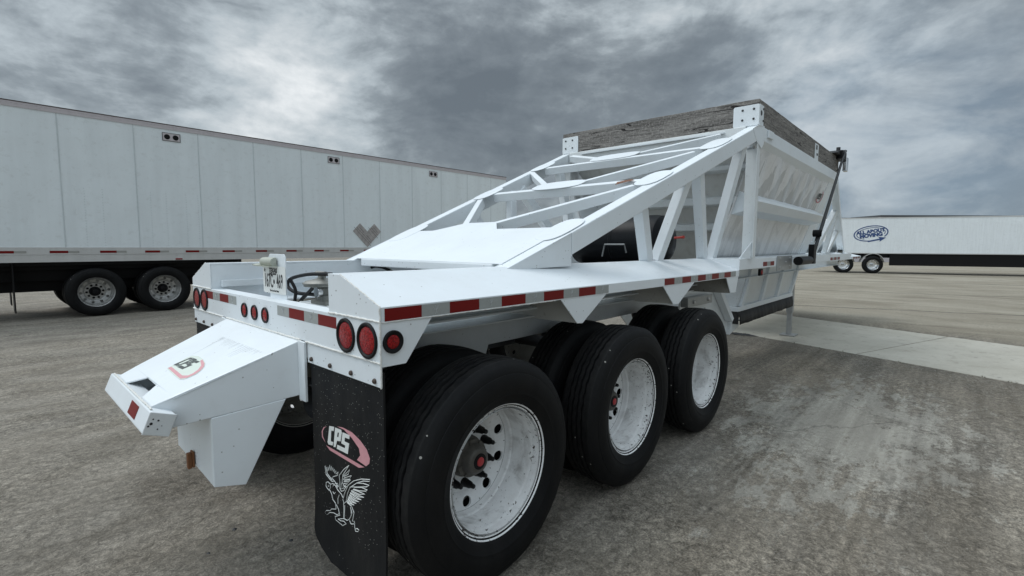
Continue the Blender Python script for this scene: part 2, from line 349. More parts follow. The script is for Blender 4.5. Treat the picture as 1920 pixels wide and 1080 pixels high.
cl = t.ramp(den, [(.28, (.145, .172, .195)), (.42, (.205, .238, .264)), (.50, (.290, .333, .362)), (.59, (.47, .53, .565)), (.82, (.90, .93, .94))])
# thin blue-grey air between the clouds, low on the right
lowblue = t.math('MULTIPLY', lobe((.99, .08, .10), .028), .75)
cl = t.mix(lowblue, cl, t.mix(t.ramp(n2, [(.40, 0.), (.62, 1.)]), (.235, .32, .415), (.47, .54, .60)))
skyc = t.scale(sky.outputs[0], (.10, .10, .10))
cl = t.mix(.06, cl, skyc)
# unseen sky shaped for scene light: brighter overhead and behind camera, darker towards -y
top = t.ramp(z, [(.42, 0.), (.80, 1.)])
bfac = t.math('MULTIPLY', t.ramp(t.math('MULTIPLY', x, -1.), [(.0, 0.), (.8, 1.)]), 1.15)
dfac = t.math('MULTIPLY', t.ramp(t.math('MULTIPLY', y, -1.), [(.12, 0.), (.70, 1.)]), -.40)
bright = t.math('ADD', t.math('ADD', 1., dfac), t.math('ADD', t.math('MULTIPLY', top, 1.45), bfac))
base = t.mix(top, cl, t.mix(.5, cl, (.50, .565, .62)))
vm = t.new('ShaderNodeVectorMath', operation='SCALE'); t.put(vm.inputs[0], base); t.put(vm.inputs['Scale'], bright)
t.put(bg.inputs['Color'], vm.outputs[0]); bg.inputs['Strength'].default_value = 1.0

sd = D.lights.new('sun', 'SUN'); sun = D.objects.new('sun', sd); COL.objects.link(sun)
sd.energy = 1.35; sd.angle = rad(35); sd.color = (1., .98, .95)
sun.rotation_euler = (-V((math.cos(SUN_EL) * math.cos(SUN_AZ), math.cos(SUN_EL) * math.sin(SUN_AZ), math.sin(SUN_EL)))).to_track_quat('-Z', 'Y').to_euler()

# ------------------------------------------------------------------ object helpers
ROOTS = set()
def tag(o, label=None, cat=None, group=None, kind=None):
    if label: o['label'] = label
    if cat: o['category'] = cat
    if group: o['group'] = group
    if kind: o['kind'] = kind
    return o
def root(name, loc, label, cat, group=None):
    o = D.objects.new(name, None); COL.objects.link(o); o.location = loc; o.empty_display_size = .3
    ROOTS.add(o.name); return tag(o, label, cat, group)
def link(o, parent=None, local=False):
    COL.objects.link(o)
    if parent is not None:
        o.parent = parent
        if parent.name in ROOTS and not local: o.matrix_parent_inverse = Matrix.Translation(-parent.location)
    return o

class MB:
    def __init__(s): s.v = []; s.f = []
    def add(s, vs, fs):
        o = len(s.v); s.v += [tuple(a) for a in vs]; s.f += [tuple(i + o for i in f) for f in fs]; return s
    def box(s, x0, x1, y0, y1, z0, z1):
        vs = [(a, b, c) for a in (x0, x1) for b in (y0, y1) for c in (z0, z1)]
        return s.add(vs, [(0, 1, 3, 2), (4, 6, 7, 5), (0, 4, 5, 1), (2, 3, 7, 6), (0, 2, 6, 4), (1, 5, 7, 3)])
    def hexa(s, a, b):   # two quads (4 pts each), bottom and top
        return s.add(list(a) + list(b), [(3, 2, 1, 0), (4, 5, 6, 7), (0, 1, 5, 4), (1, 2, 6, 5), (2, 3, 7, 6), (3, 0, 4, 7)])
    def prism(s, pts, ext):
        n = len(pts); e = V(ext); a = [V(p) for p in pts]; b = [p + e for p in a]
        return s.add(a + b, [tuple(range(n))[::-1], tuple(range(n, 2 * n))] + [(i, (i + 1) % n, n + (i + 1) % n, n + i) for i in range(n)])
    def bar(s, p, q, w, h, side=(0, 1, 0), up=None):   # rectangular bar: w across `side`, h across the other way; runs p->q
        p, q = V(p), V(q); d = (q - p).normalized(); sd_ = V(side); sd_ = (sd_ - d * sd_.dot(d)).normalized(); u = d.cross(sd_)
        if u.z < 0: u = -u
        k = [(-.5, -.5), (.5, -.5), (.5, .5), (-.5, .5)]
        return s.hexa([p + sd_ * (a * w) + u * (b * h) for a, b in k], [q + sd_ * (a * w) + u * (b * h) for a, b in k])
    def tube(s, pts, r, n=8, cap=True, wob=0.0):
        pts = [V(p) for p in pts]; base = len(s.v); fr = None; rings = []
        for i, p in enumerate(pts):
            d = (pts[min(i + 1, len(pts) - 1)] - pts[max(i - 1, 0)]).normalized()
            if fr is None: fr = d.orthogonal().normalized()
            fr = (fr - d * fr.dot(d)).normalized(); b = d.cross(fr)
            rr = (r[i] if isinstance(r, (list, tuple)) else r) * (1 + wob * random.uniform(-1, 1))
            rings.append([p + (fr * math.cos(2 * PI * k / n) + b * math.sin(2 * PI * k / n)) * rr for k in range(n)])
        vs = [v for rg in rings for v in rg]; fs = []
        for i in range(len(pts) - 1):
            for k in range(n):
                fs.append((i * n + k, i * n + (k + 1) % n, (i + 1) * n + (k + 1) % n, (i + 1) * n + k))
        if cap: fs += [tuple(range(n))[::-1], tuple(range((len(pts) - 1) * n, len(pts) * n))]
        return s.add(vs, fs)
    def lathe(s, prof, n=64, c=(0, 0, 0), axis='y', close=False, fn=None):   # prof [(t along axis, r)]
        vs = []; m = len(prof)
        for k in range(n):
            a = 2 * PI * k / n
            for j, (t_, r) in enumerate(prof):
                if fn: t_, r = fn(t_, r, a, j)
                u, w = r * math.cos(a), r * math.sin(a)
                vs.append({'y': (c[0] + u, c[1] + t_, c[2] + w), 'x': (c[0] + t_, c[1] + u, c[2] + w), 'z': (c[0] + u, c[1] + w, c[2] + t_)}[axis])
        fs = []
        for k in range(n):
            k2 = (k + 1) % n
            for j in range(m - 1 + (1 if close else 0)):
                j2 = (j + 1) % m; fs.append((k * m + j, k2 * m + j, k2 * m + j2, k * m + j2))
        return s.add(vs, fs)
    def build(s, name, m, parent=None, smooth=False, bevel=0.0, label=None, local=False, mats=None, recalc=True):
        me = D.meshes.new(name); me.from_pydata(s.v, [], s.f)
        if recalc:
            bm = bmesh.new(); bm.from_mesh(me); bmesh.ops.remove_doubles(bm, verts=bm.verts, dist=1e-6)
            bmesh.ops.recalc_face_normals(bm, faces=bm.faces); bm.to_mesh(me); bm.free()
        me.materials.append(M[m] if isinstance(m, str) else m)
        if smooth:
            for p in me.polygons: p.use_smooth = True
            me.set_sharp_from_angle(angle=rad(38))
        o = D.objects.new(name, me); link(o, parent, local)
        if bevel:
            b = o.modifiers.new('bevel', 'BEVEL'); b.width = bevel; b.segments = 2; b.limit_method = 'ANGLE'; b.angle_limit = rad(40)
            b.harden_normals = False
        if label: o['label'] = label
        return o

def curve_mesh(cu, name, mat, parent, mtx, label=None):
    tmp = D.objects.new('tmp', cu); COL.objects.link(tmp)
    dg = bpy.context.evaluated_depsgraph_get(); dg.update()
    me = D.meshes.new_from_object(tmp.evaluated_get(dg)); D.objects.remove(tmp); D.curves.remove(cu)
    me.transform(mtx); me.name = name; me.materials.clear(); me.materials.append(M[mat])
    o = D.objects.new(name, me); link(o, parent)
    if label: o['label'] = label
    return o
def frame(origin, xdir, ydir):      # 4x4 from local XY plane to world (may carry scale)
    o, a, b = V(origin), V(xdir), V(ydir); n = a.cross(b).normalized()
    return Matrix(((a.x, b.x, n.x, o.x), (a.y, b.y, n.y, o.y), (a.z, b.z, n.z, o.z), (0, 0, 0, 1)))
def polys(plist, name, mat, parent, mtx, ext=.0006, label=None):
    cu = D.curves.new('c', 'CURVE'); cu.dimensions = '2D'; cu.fill_mode = 'BOTH'; cu.extrude = ext
    for pl in plist:
        sp = cu.splines.new('POLY'); sp.points.add(len(pl) - 1); sp.use_cyclic_u = True
        for i, (a, b) in enumerate(pl): sp.points[i].co = (a, b, 0, 1)
    return curve_mesh(cu, name, mat, parent, mtx, label)
def text(body, name, mat, parent, mtx, size=1., ext=.0006, align='CENTER', bold=0.0, label=None, spacing=1.0):
    cu = D.curves.new('t', 'FONT'); cu.body = body; cu.size = size; cu.extrude = ext; cu.align_x = align; cu.offset = bold; cu.space_character = spacing
    return curve_mesh(cu, name, mat, parent, mtx, label)

# letter shapes C P S (unit box, x right, y up) traced as block lettering
def _norm(pl): return [((.4696 - y_) / .2007, (z_ - .6702) / .0978) for y_, z_ in pl]
GL = {'C': [(0.4489, 0.7605), (0.4042, 0.768), (0.4102, 0.7468), (0.4318, 0.744), (0.4397, 0.6908), (0.4156, 0.6934), (0.4238, 0.6755), (0.4628, 0.6702), (0.4696, 0.6792)],
      'P': [(0.3949, 0.7669), (0.3428, 0.7708), (0.3354, 0.7611), (0.3492, 0.7165), (0.3806, 0.7105), (0.3953, 0.6766), (0.4144, 0.6722)],
      'Ph': [(0.3725, 0.7511), (0.3609, 0.7525), (0.3668, 0.7291), (0.3807, 0.7282)],
      'S': [(0.3286, 0.763), (0.2689, 0.7661), (0.272, 0.7482), (0.3094, 0.7451), (0.3148, 0.7263), (0.2751, 0.7278), (0.2886, 0.6762), (0.385, 0.6725), (0.3793, 0.692), (0.3131, 0.6949), (0.3068, 0.7095), (0.3427, 0.7096)]}
GL = {k: _norm(v) for k, v in GL.items()}
LETTERS = [GL['C'], GL['P'], GL['Ph'], GL['S']]

EMBLEM = [
 [(0.4958,0.4764),(0.4983,0.4594),(0.4865,0.4509),(0.4581,0.4486),(0.4447,0.4374),(0.4354,0.4159),(0.4117,0.4072),(0.4062,0.381),(0.4525,0.3631),(0.4639,0.3508),(0.5006,0.338),(0.5185,0.3201),(0.4945,0.3197),(0.468,0.3409),(0.4285,0.3539),(0.4008,0.3556),(0.3762,0.3709),(0.3732,0.364),(0.4174,0.3412),(0.4127,0.3271),(0.3485,0.3251),(0.3179,0.3463),(0.3373,0.3505),(0.3643,0.3413),(0.3915,0.3392)] ,
 [(0.3915,0.3392),(0.3367,0.3629),(0.3071,0.3662),(0.2872,0.3811),(0.2701,0.4066),(0.272,0.4329)] ,
 [(0.2875,0.3741),(0.2753,0.3627),(0.2529,0.3719)] ,
 [(0.265,0.4457),(0.2473,0.4257),(0.2619,0.3811),(0.2459,0.3875),(0.2441,0.3597),(0.2386,0.3451),(0.2168,0.3516),(0.2103,0.362),(0.2224,0.3637),(0.2382,0.3547)] ,
 [(0.2779,0.4407),(0.2633,0.416)] ,
 [(0.405,0.4026),(0.3853,0.3891),(0.3763,0.368)] ,
 [(0.3363,0.4339),(0.3345,0.4053),(0.3379,0.3642)] ,
 [(0.3267,0.4289),(0.3295,0.4003),(0.3351,0.367)] ,
 [(0.3748,0.4594),(0.3874,0.4373),(0.3874,0.4128)] ,
 [(0.4526,0.4825),(0.431,0.4936),(0.4069,0.4914),(0.3872,0.4792),(0.3541,0.4703),(0.3383,0.4572)] ,
 [(0.4958,0.4764),(0.4772,0.4857),(0.4561,0.4831),(0.455,0.4657),(0.4725,0.4452)] ,
 [(0.4747,0.4676),(0.4691,0.466)] ,
 [(0.4332,0.4539),(0.4211,0.4477),(0.4087,0.4603)] ,
 [(0.4317,0.481),(0.4134,0.4979),(0.3855,0.5094),(0.3794,0.4976),(0.3999,0.4939),(0.3866,0.4899)] ,
 [(0.5018,0.5551),(0.4933,0.5167),(0.4445,0.5013),(0.4234,0.505)] ,
 [(0.4911,0.5532),(0.4821,0.5241),(0.4371,0.5073)] ,
 [(0.4814,0.535),(0.4728,0.5591),(0.4667,0.5434),(0.4557,0.5735),(0.45,0.5506),(0.4403,0.5731),(0.4358,0.5535),(0.4265,0.5705),(0.422,0.5528),(0.4129,0.568),(0.4105,0.5496),(0.3994,0.5655),(0.3968,0.5507),(0.3791,0.5652)] ,
 [(0.3791,0.5652),(0.3868,0.5471),(0.4219,0.5301),(0.44,0.5187),(0.406,0.5075),(0.3862,0.497)] ,
 [(0.2814,0.6275),(0.3245,0.5968),(0.3697,0.5528),(0.3647,0.5218),(0.3694,0.496),(0.3534,0.4844),(0.3297,0.4963),(0.3158,0.5149),(0.3444,0.5288),(0.3359,0.5659),(0.2814,0.6275)] ,
 [(0.3363,0.5589),(0.276,0.6093),(0.2898,0.5846),(0.3263,0.5623)] ,
 [(0.3267,0.5554),(0.2613,0.5875),(0.2813,0.564),(0.3336,0.5479)] ,
 [(0.3274,0.5415),(0.2686,0.5667),(0.2884,0.5499),(0.3276,0.538)] ,
 [(0.3513,0.523),(0.3596,0.4925),(0.3359,0.5044),(0.3346,0.5288)] ,
 [(0.328,0.5294),(0.2953,0.5391),(0.3219,0.5213)] ,
 [(0.3254,0.5166),(0.3024,0.5248),(0.3294,0.5033)] ,
 [(0.3383,0.4572),(0.3236,0.4883),(0.2924,0.5333),(0.2436,0.5703),(0.1818,0.5997),(0.1115,0.6214),(0.1175,0.6111),(0.1642,0.597),(0.2191,0.5689),(0.2767,0.5287),(0.301,0.4897),(0.3125,0.4514),(0.3329,0.4351),(0.342,0.4507)] ,
 [(0.213,0.571),(0.1647,0.5862),(0.1182,0.5937),(0.1417,0.5791),(0.2138,0.5527),(0.267,0.5355)] ,
 [(0.2387,0.5429),(0.1774,0.5639),(0.1335,0.5682),(0.1484,0.5581),(0.2023,0.5404),(0.2453,0.5332)] ,
 [(0.2518,0.5276),(0.2024,0.537),(0.1548,0.5429),(0.203,0.5247),(0.2646,0.5197)] ,
 [(0.2649,0.5146),(0.2154,0.5175),(0.1626,0.5255),(0.2096,0.5114),(0.2747,0.506)] ,
 [(0.2749,0.5025),(0.2283,0.5029),(0.1846,0.5075),(0.2348,0.4938),(0.2816,0.4951)] ,
 [(0.2837,0.4909),(0.2475,0.4858),(0.2045,0.4913),(0.2479,0.479),(0.2885,0.4841)] ,
 [(0.2906,0.4799),(0.2606,0.4725),(0.2258,0.4756),(0.2673,0.465),(0.2954,0.4731)] ,
 [(0.2975,0.4689),(0.2738,0.4592),(0.245,0.4607),(0.2836,0.4538),(0.3023,0.462)] ,
 [(0.3024,0.4603),(0.287,0.4491),(0.265,0.4474),(0.2998,0.4494),(0.3092,0.4544)] ,
]

# ================================================================== SETTING
def plane_obj(name, pts, mat, z=0.0, kind='structure'):
    me = D.meshes.new(name); me.from_pydata([(a, b, z) for a, b in pts], [], [tuple(range(len(pts)))]); me.materials.append(M[mat])
    o = D.objects.new(name, me); COL.objects.link(o); o['kind'] = kind; return o
plane_obj('ground', [(-900, -900), (1500, -900), (1500, 1500), (-900, 1500)], 'ground')
# concrete slab strip ahead of the trailer, in its own long/across directions
sa = V((.330, .944, 0)); sn = V((.944, -.330, 0)); s0 = V((8.40, 1.52, 0))
jl = -2.255      # the joint seen in the photo lies here along the slab
joints = [-13.2, -9.55, -5.9, jl, 1.4, 5.05, 8.7]
mb = MB()
for a, b in zip(joints[:-1], joints[1:]):
    a_, b_ = a + .012, b - .012; e = random.uniform(-.0015, .0015)
    p = [s0 + sa * a_, s0 + sa * b_, s0 + sa * b_ + sn * 2.98, s0 + sa * a_ + sn * 2.98]
    mb.prism([q - V((0, 0, .05)) for q in p], (0, 0, .058 + e))
o = mb.build('path', 'slab', bevel=.006); o['kind'] = 'structure'

# loose pebbles over the near ground (uncountable)
mb = MB()
def pebble(x_, y_, r_):
    k = []; base = [(1, 0, 0), (0, 1, 0), (-1, 0, 0), (0, -1, 0)]; a0 = random.uniform(0, 6.28)
    for i in range(5):
        a = a0 + i * 1.257; k.append((x_ + r_ * random.uniform(.7, 1.2) * math.cos(a), y_ + r_ * random.uniform(.7, 1.2) * math.sin(a), .0005))
    tp = (x_ + r_ * .2 * random.uniform(-1, 1), y_ + r_ * .2 * random.uniform(-1, 1), r_ * random.uniform(.5, .9))
    mb.add(k + [tp], [(i, (i + 1) % 5, 5) for i in range(5)])
for _ in range(5200):
    d = .5 + 7.5 * random.random() ** 1.6; a = rad(random.uniform(-18, 100))
    pebble(-1.02 + d * math.cos(a), -1.61 + d * math.sin(a), random.uniform(.0015, .0042) * (1 + .12 * d))
for _ in range(1500):    # rubble strip along the slab edge
    q = s0 + sa * random.uniform(-9, 3) - sn * abs(random.gauss(.05, .35))
    pebble(q.x, q.y, random.uniform(.004, .011))
o = mb.build('pebbles', 'stone', recalc=False); o['kind'] = 'stuff'
mb = MB()
for _ in range(46):      # tufts of dry weed in the joint at the slab edge
    q = s0 + sa * random.uniform(-7, 1.2) - sn * random.uniform(0., .05)
    for _k in range(random.randint(3, 7)):
        a = random.uniform(0, 6.28); h = random.uniform(.01, .035); w = .003; dx, dy = math.cos(a), math.sin(a)
        mb.add([(q.x - dy * w, q.y + dx * w, .004), (q.x + dy * w, q.y - dx * w, .004), (q.x + dx * h * .7, q.y + dy * h * .7, h)], [(0, 1, 2)])
o = mb.build('weeds', 'weed', recalc=False); o['kind'] = 'stuff'
# dark scrap of soil / rubber lying on the slab under the hopper
mb = MB()
rim_ = [(8.14 + .075 * math.cos(i * .2618) * random.uniform(.45, 1.25), 1.13 + .24 * math.sin(i * .2618) * random.uniform(.6, 1.15)) for i in range(24)]
mb.add([(a, b, .0095) for a, b in rim_] + [(8.14 + (a - 8.14) * .5, 1.13 + (b - 1.13) * .55, .018 + random.uniform(.0, .02)) for a, b in rim_] + [(8.14, 1.13, .03)],
       [(i, (i + 1) % 24, 24 + (i + 1) % 24, 24 + i) for i in range(24)] + [(24 + i, 24 + (i + 1) % 24, 48) for i in range(24)])
tag(mb.build('rubber_scrap', 'dark'), 'black crumpled scrap lying flat on the concrete beneath the hopper', 'scrap')
mb = MB()
for (cx, cy, l_, lb) in ((-.155, 1.265, .016, 'small black clod of mud on the ground, nearest the push block leg'), (.016, .93, .013, 'small dark clod of mud lying left of the mudflap foot'), (-.32, 1.13, .010, 'tiniest dark clod of mud on the bare ground, lower left')):
    k = [(cx + l_ * random.uniform(.6, 1.3) * math.cos(i * .9), cy + l_ * random.uniform(.6, 1.3) * math.sin(i * .9), .001) for i in range(7)]
    tag(MB().add(k + [(cx, cy, l_ * .6)], [(i, (i + 1) % 7, 7) for i in range(7)]).build('mud_clod', 'dark'), lb, 'clod', 'clods of mud on the ground')

# ================================================================== WHEELS (lip plane at local y=0, axis y, outside towards -y)
R_T, R_R = .5284, .3185
def tyre_mesh(grooves=True):
    mb = MB(); n = 168
    pr = [(.012, .300), (-.004, .318), (-.016, .335), (-.026, .365), (-.029, .369), (-.0285, .374), (-.033, .388), (-.036, .405), (-.034, .440), (-.026, .462), (-.0235, .463), (-.0225, .470), (-.014, .492), (-.002, .507), (.004, .5125), (.008, .5185), (.014, .5225)]
    cols = [.026, .056, .060, .070, .074, .098, .102, .112, .116, .140, .144, .154, .158, .182]
    body = []
    for i, c_ in enumerate(cols):
        crown = R_T - .9 * (c_ - .108) ** 2
        body.append((c_, crown))
    prof = pr[:]
    gi = set()
    g = [(.056, .060, .070, .074), (.098, .102, .112, .116), (.140, .144, .154, .158)]
    prof.append(body[0])
    for (a, b, c_, d_) in [(.050, .053, .061, .064), (.083, .086, .095, .098), (.118, .121, .130, .133), (.152, .155, .163, .166)]:
        cr = lambda q: R_T - .9 * (q - .108) ** 2
        for q, dep in ((a, 0), (b, .015), (c_, .015), (d_, 0)):
            prof.append((q, cr(q) - dep)); gi.add(len(prof) - 1)
    prof.append((.190, R_T - .0061))
    inner = [(.216 - a, r) for a, r in pr[::-1]]
    prof += inner
    def fn(t_, r, a, j):
        if j in gi and grooves:
            t_ += .0032 * math.sin(a * 42 + (j // 4) * 1.3)
        if 11 <= j <= 16 and grooves: r += .0012 * (1 if math.sin(a * 84) > 0 else 0)
        return t_, r
    mb.lathe(prof, n, close=False, fn=fn)
    return mb
def rim_mesh():      # outside dual: deep bowl
    prof = [(.010, .300), (.000, .3195), (-.004, .3175), (-.002, .3135), (.004, .3105), (.008, .306), (.014, .3025), (.034, .3000), (.044, .296), (.052, .290), (.075, .2885), (.120, .2875), (.192, .2865), (.198, .2800), (.206, .2785), (.214, .2785), (.222, .2745), (.230, .272)]
    mb = MB(); mb.lathe(prof, 96)
    # disc with ten hand holes: rings of quads, hole cells left open with a lip
    n = 120; RC = .240; rr = [.272, RC + .030, RC - .030, .190, .184, .155, .080]
    ys = {0: .232, 1: .235, 2: .248, 3: .256, 4: .2615, 5: .2625, 6: .2625}
    def P(k, i): a = 2 * PI * k / n; return (rr[i] * math.cos(a), ys[i], rr[i] * math.sin(a))
    for i in range(len(rr) - 1):
        if i == 1: continue
        for k in range(n): mb.add([P(k, i), P(k + 1, i), P(k + 1, i + 1), P(k, i + 1)], [(0, 1, 2, 3)])
    per = n // 10
    for h in range(10):
        k0 = h * per; hc = 2 * PI * (k0 + per / 2) / n; rc = RC; rh = .0275
        yc = lambda r_: ys[1] + (ys[2] - ys[1]) * (rr[1] - r_) / (rr[1] - rr[2])
        m_ = 48; ring = []; ring2 = []
        for q in range(m_):
            a = 2 * PI * q / m_; u_, w_ = rh * math.cos(a), rh * math.sin(a)   # u radial, w tangential
            r_ = rc + u_; th = hc + w_ / rc
            ring.append((r_ * math.cos(th), yc(r_), r_ * math.sin(th))); ring2.append((r_ * math.cos(th), yc(r_) + .012, r_ * math.sin(th)))
        # outer boundary of the cell sampled to match
        bnd = []
        for q in range(m_):
            a = 2 * PI * q / m_; ca, sa_ = math.cos(a), math.sin(a); hu, hw = .030, 2 * PI * rc / 10 / 2
            s_ = min(hu / abs(ca) if abs(ca) > 1e-6 else 9, hw / abs(sa_) if abs(sa_) > 1e-6 else 9)
            u_, w_ = s_ * ca, s_ * sa_; r_ = rc + u_; th = hc + w_ / rc
            bnd.append((r_ * math.cos(th), yc(r_), r_ * math.sin(th)))
        vs = ring + bnd + ring2; fs = []
        for q in range(m_):
            q2 = (q + 1) % m_; fs.append((q, q2, m_ + q2, m_ + q)); fs.append((q, 2 * m_ + q, 2 * m_ + q2, q2))
        mb.add(vs, fs)
    # outer bead shelf seen between tyre and lip, back of barrel
    mb.lathe([(.216, .300), (.205, .290), (.010, .290)], 64)
    return mb
def hub_mesh():
    mb = MB()
    mb.lathe([(.2625, .105), (.240, .103), (.236, .092), (.226, .088), (.212, .088), (.210, .094), (.200, .094), (.198, .078), (.180, .072), (.158, .066), (.150, .060), (.146, .048), (.146, .030)], 48)
    for i in range(8):
        a = 2 * PI * i / 8 + .2; mb.lathe([(.202, .001), (.193, .001), (.192, .007), (.202, .007)], 6, c=(.085 * math.cos(a), -.001, .085 * math.sin(a)))
    mb.lathe([(.146, .030), (.146, .001)], 24)
    return mb
def ring_mesh():
    mb = MB(); mb.lathe([(.1455, .040), (.142, .039), (.141, .034), (.1405, .023), (.1455, .022)], 28); return mb
def plug_mesh():
    mb = MB(); mb.lathe([(.147, .0225), (.139, .0222), (.137, .019), (.138, .008), (.136, .001)], 24); return mb
def nut_mesh():
    mb = MB(); mb.lathe([(.263, .023), (.252, .0235), (.238, .020), (.214, .018), (.208, .013), (.186, .011), (.182, .007), (.181, .001)], 14); return mb

TY = tyre_mesh().build('tyre', 'tyre', smooth=True); RM = rim_mesh().build('wheel', 'rim', smooth=True, recalc=True)
HB = hub_mesh().build('hub', 'hubiron', smooth=True); PG = plug_mesh().build('hub_plug', 'redplug', smooth=True); NT = nut_mesh().build('wheel_nut', 'nut', smooth=True); RG = ring_mesh().build('hub_ring', 'black', smooth=True)
PROTO = [TY, RM, HB, PG, NT, RG]
ME = {o.name: o.data for o in PROTO}
for o in PROTO: D.objects.remove(o)
def wheel(parent, x_, y_, z_, flip=False, nuts=True, rot=0.0, hub=True, mats=None, sc=1.0, spin_holes=0):
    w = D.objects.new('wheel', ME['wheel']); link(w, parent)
    w.location = (x_, y_, z_); w.rotation_euler = (0, rot, PI if flip else 0)
    w.scale = (sc, sc, sc)
    def ch(nm, key, dx=0, dz=0):
        o = D.objects.new(nm, ME[key]); COL.objects.link(o); o.parent = w; o.location = (dx, 0, dz); return o
    kids = [w, ch('tyre', 'tyre')]
    if hub: kids += [ch('hub', 'hub'), ch('hub_plug', 'hub_plug'), ch('hub_ring', 'hub_ring')]
    if nuts:
        for i in range(10): a = 2 * PI * i / 10 + .3; kids.append(ch('wheel_nut', 'wheel_nut', .1425 * math.cos(a), .1425 * math.sin(a)))
    if mats:
        for o in kids:
            k = o.name.split('.')[0]
            if k in mats:
                o.material_slots[0].link = 'OBJECT'; o.material_slots[0].material = M[mats[k]]
    return w

# ================================================================== BELLY DUMP TRAILER  (x forward, y to the left, z up)
T = root('belly_dump_trailer', (4.5, 1.2135, 0), 'white bottom dump trailer with three axles and a wood-topped hopper, filling the foreground', 'trailer')
WD = 2.427; CY = WD / 2
ZT, ZB, ZC, ZF, ZS = 1.288, 1.126, 1.028, 1.345, 1.459      # bumper top/bottom, bracket bottom, fender edge, strip
def mir(y_, s): return y_ if s == 0 else WD - y_
def yb(a, b, s):      # y interval mirrored
    a, b = mir(a, s), mir(b, s); return min(a, b), max(a, b)
def bead(parent, p, q, r=.0045, n=90):
    p, q = V(p), V(q); L = (q - p).length; n = max(8, int(L / .009)); pts = []
    for i in range(n + 1):
        w = p.lerp(q, i / n); pts.append(w + V([random.uniform(-.0013, .0013) for _ in range(3)]))
    rs = [r * random.uniform(.7, 1.25) for _ in pts]
    o = MB().tube(pts, rs, 6).build('weld_bead', 'weld', parent, smooth=True); return o

# ---- rear bumper
bump = MB().box(0, .008, 0, WD, ZB, ZT).box(.008, .085, .004, WD - .004, ZT - .010, ZT - .001).box(.008, .07, .004, WD - .004, ZB + .001, ZB + .009).build('bumper', 'white', T, bevel=.0025)
bead(bump, (-.002, .0, ZT + .001), (-.002, .405, ZT + .001)); bead(bump, (-.002, 2.02, ZT + .001), (-.002, WD, ZT + .001))
bead(bump, (-.002, .0, ZB), (-.002, .64, ZB)); bead(bump, (-.002, 1.80, ZB), (-.002, WD, ZB)); bead(bump, (-.001, -.001, ZC), (-.001, -.001, ZF))
bead(bump, (-.003, .70, ZB + .001), (-.003, 1.73, ZB + .001), .005)
def tape(parent, p0, along, upv, length, nrm, red_first=True, seg=.165, h=.050, marks=True, n=None, ratio=1.0):
    """reflective strip: alternating red and silver pieces, each its own piece of tape"""
    p0, a, u, nn = V(p0), V(along), V(upv), V(nrm); k = n or int(round(length / seg)); sg = length / k; out = []
    w = 0.0
    for i in range(k):
        red = (i % 2 == 0) == red_first; L = sg * (1.08 if red else .92) * 1.0
        q = p0 + a * w + nn * .0006
        o = MB().prism([q, q + a * (L - .0008), q + a * (L - .0008) + u * h, q + u * h], nn * .0006).build('reflective_tape', 'tape_r' if red else 'tape_w', parent)
        o['label'] = 'red reflective strip' if red else 'silver reflective strip'
        if not red and marks:
            m_ = q + a * (L * .5) + u * (h * .5) + nn * .0012; st = MB()
            for (ax, ay, bx, by) in ((-.35, .25, 0, -.1), (0, -.1, .3, .38), (-.1, .35, .05, -.2), (.05, -.2, -.15, -.42), (.05, -.2, .2, -.4), (-.25, -.02, .25, .1), (.12, .4, .05, .0)):
                st.tube([m_ + a * (ax * h) + u * (ay * h), m_ + a * (bx * h) + u * (by * h)], .0007, 4)
            st.build('tape_mark', 'decal_grey', parent)
        w += L
    return out
E_ = (0, -1, 0)
tape(bump, (0, .956, 1.222), (0, -1, 0), (0, 0, 1), .616, (-1, 0, 0), red_first=False, n=4)
tape(bump, (0, 2.144, 1.222), (0, -1, 0), (0, 0, 1), .592, (-1, 0, 0), red_first=True, n=4)

def lamp(name, p, nrm, R_, parent, rx=1.0, lens_r=.78):
    """round lamp in a rubber grommet, facing nrm ('-x','-y','+y')"""
    p = V(p); gm = MB(); ln = MB(); ax = 'x' if nrm[1] == 'x' else 'y'; sg = -1 if nrm[0] == '-' else 1
    gm.lathe([(-.004 * sg, R_), (.006 * sg, R_), (.009 * sg, R_ * .95), (.0085 * sg, R_ * .86), (.003 * sg, R_ * lens_r), (-.004 * sg, R_ * lens_r)], 44, c=p, axis=ax)
    g = gm.build(name, 'black', parent, smooth=True)
    ln.lathe([(.0, R_ * lens_r), (.004 * sg, R_ * lens_r * .96), (.0065 * sg, R_ * lens_r * .80), (.0075 * sg, R_ * lens_r * .45), (.008 * sg, .0005)], 40, c=p, axis=ax)
    ln.build('lens', 'lens', g, smooth=True); return g
for yy in (.093, .260, WD - .093, WD - .260): lamp('tail_light', (0, yy, 1.205), '-x', .073, T)
for yy in (1.115, 1.266, 1.418): lamp('marker_light', (0, yy, 1.204), '-x', .043, T)
for s in (0, 1): lamp('side_light', (.056, mir(0, s), 1.205), '-y' if s == 0 else '+y', .046, T, lens_r=.62)

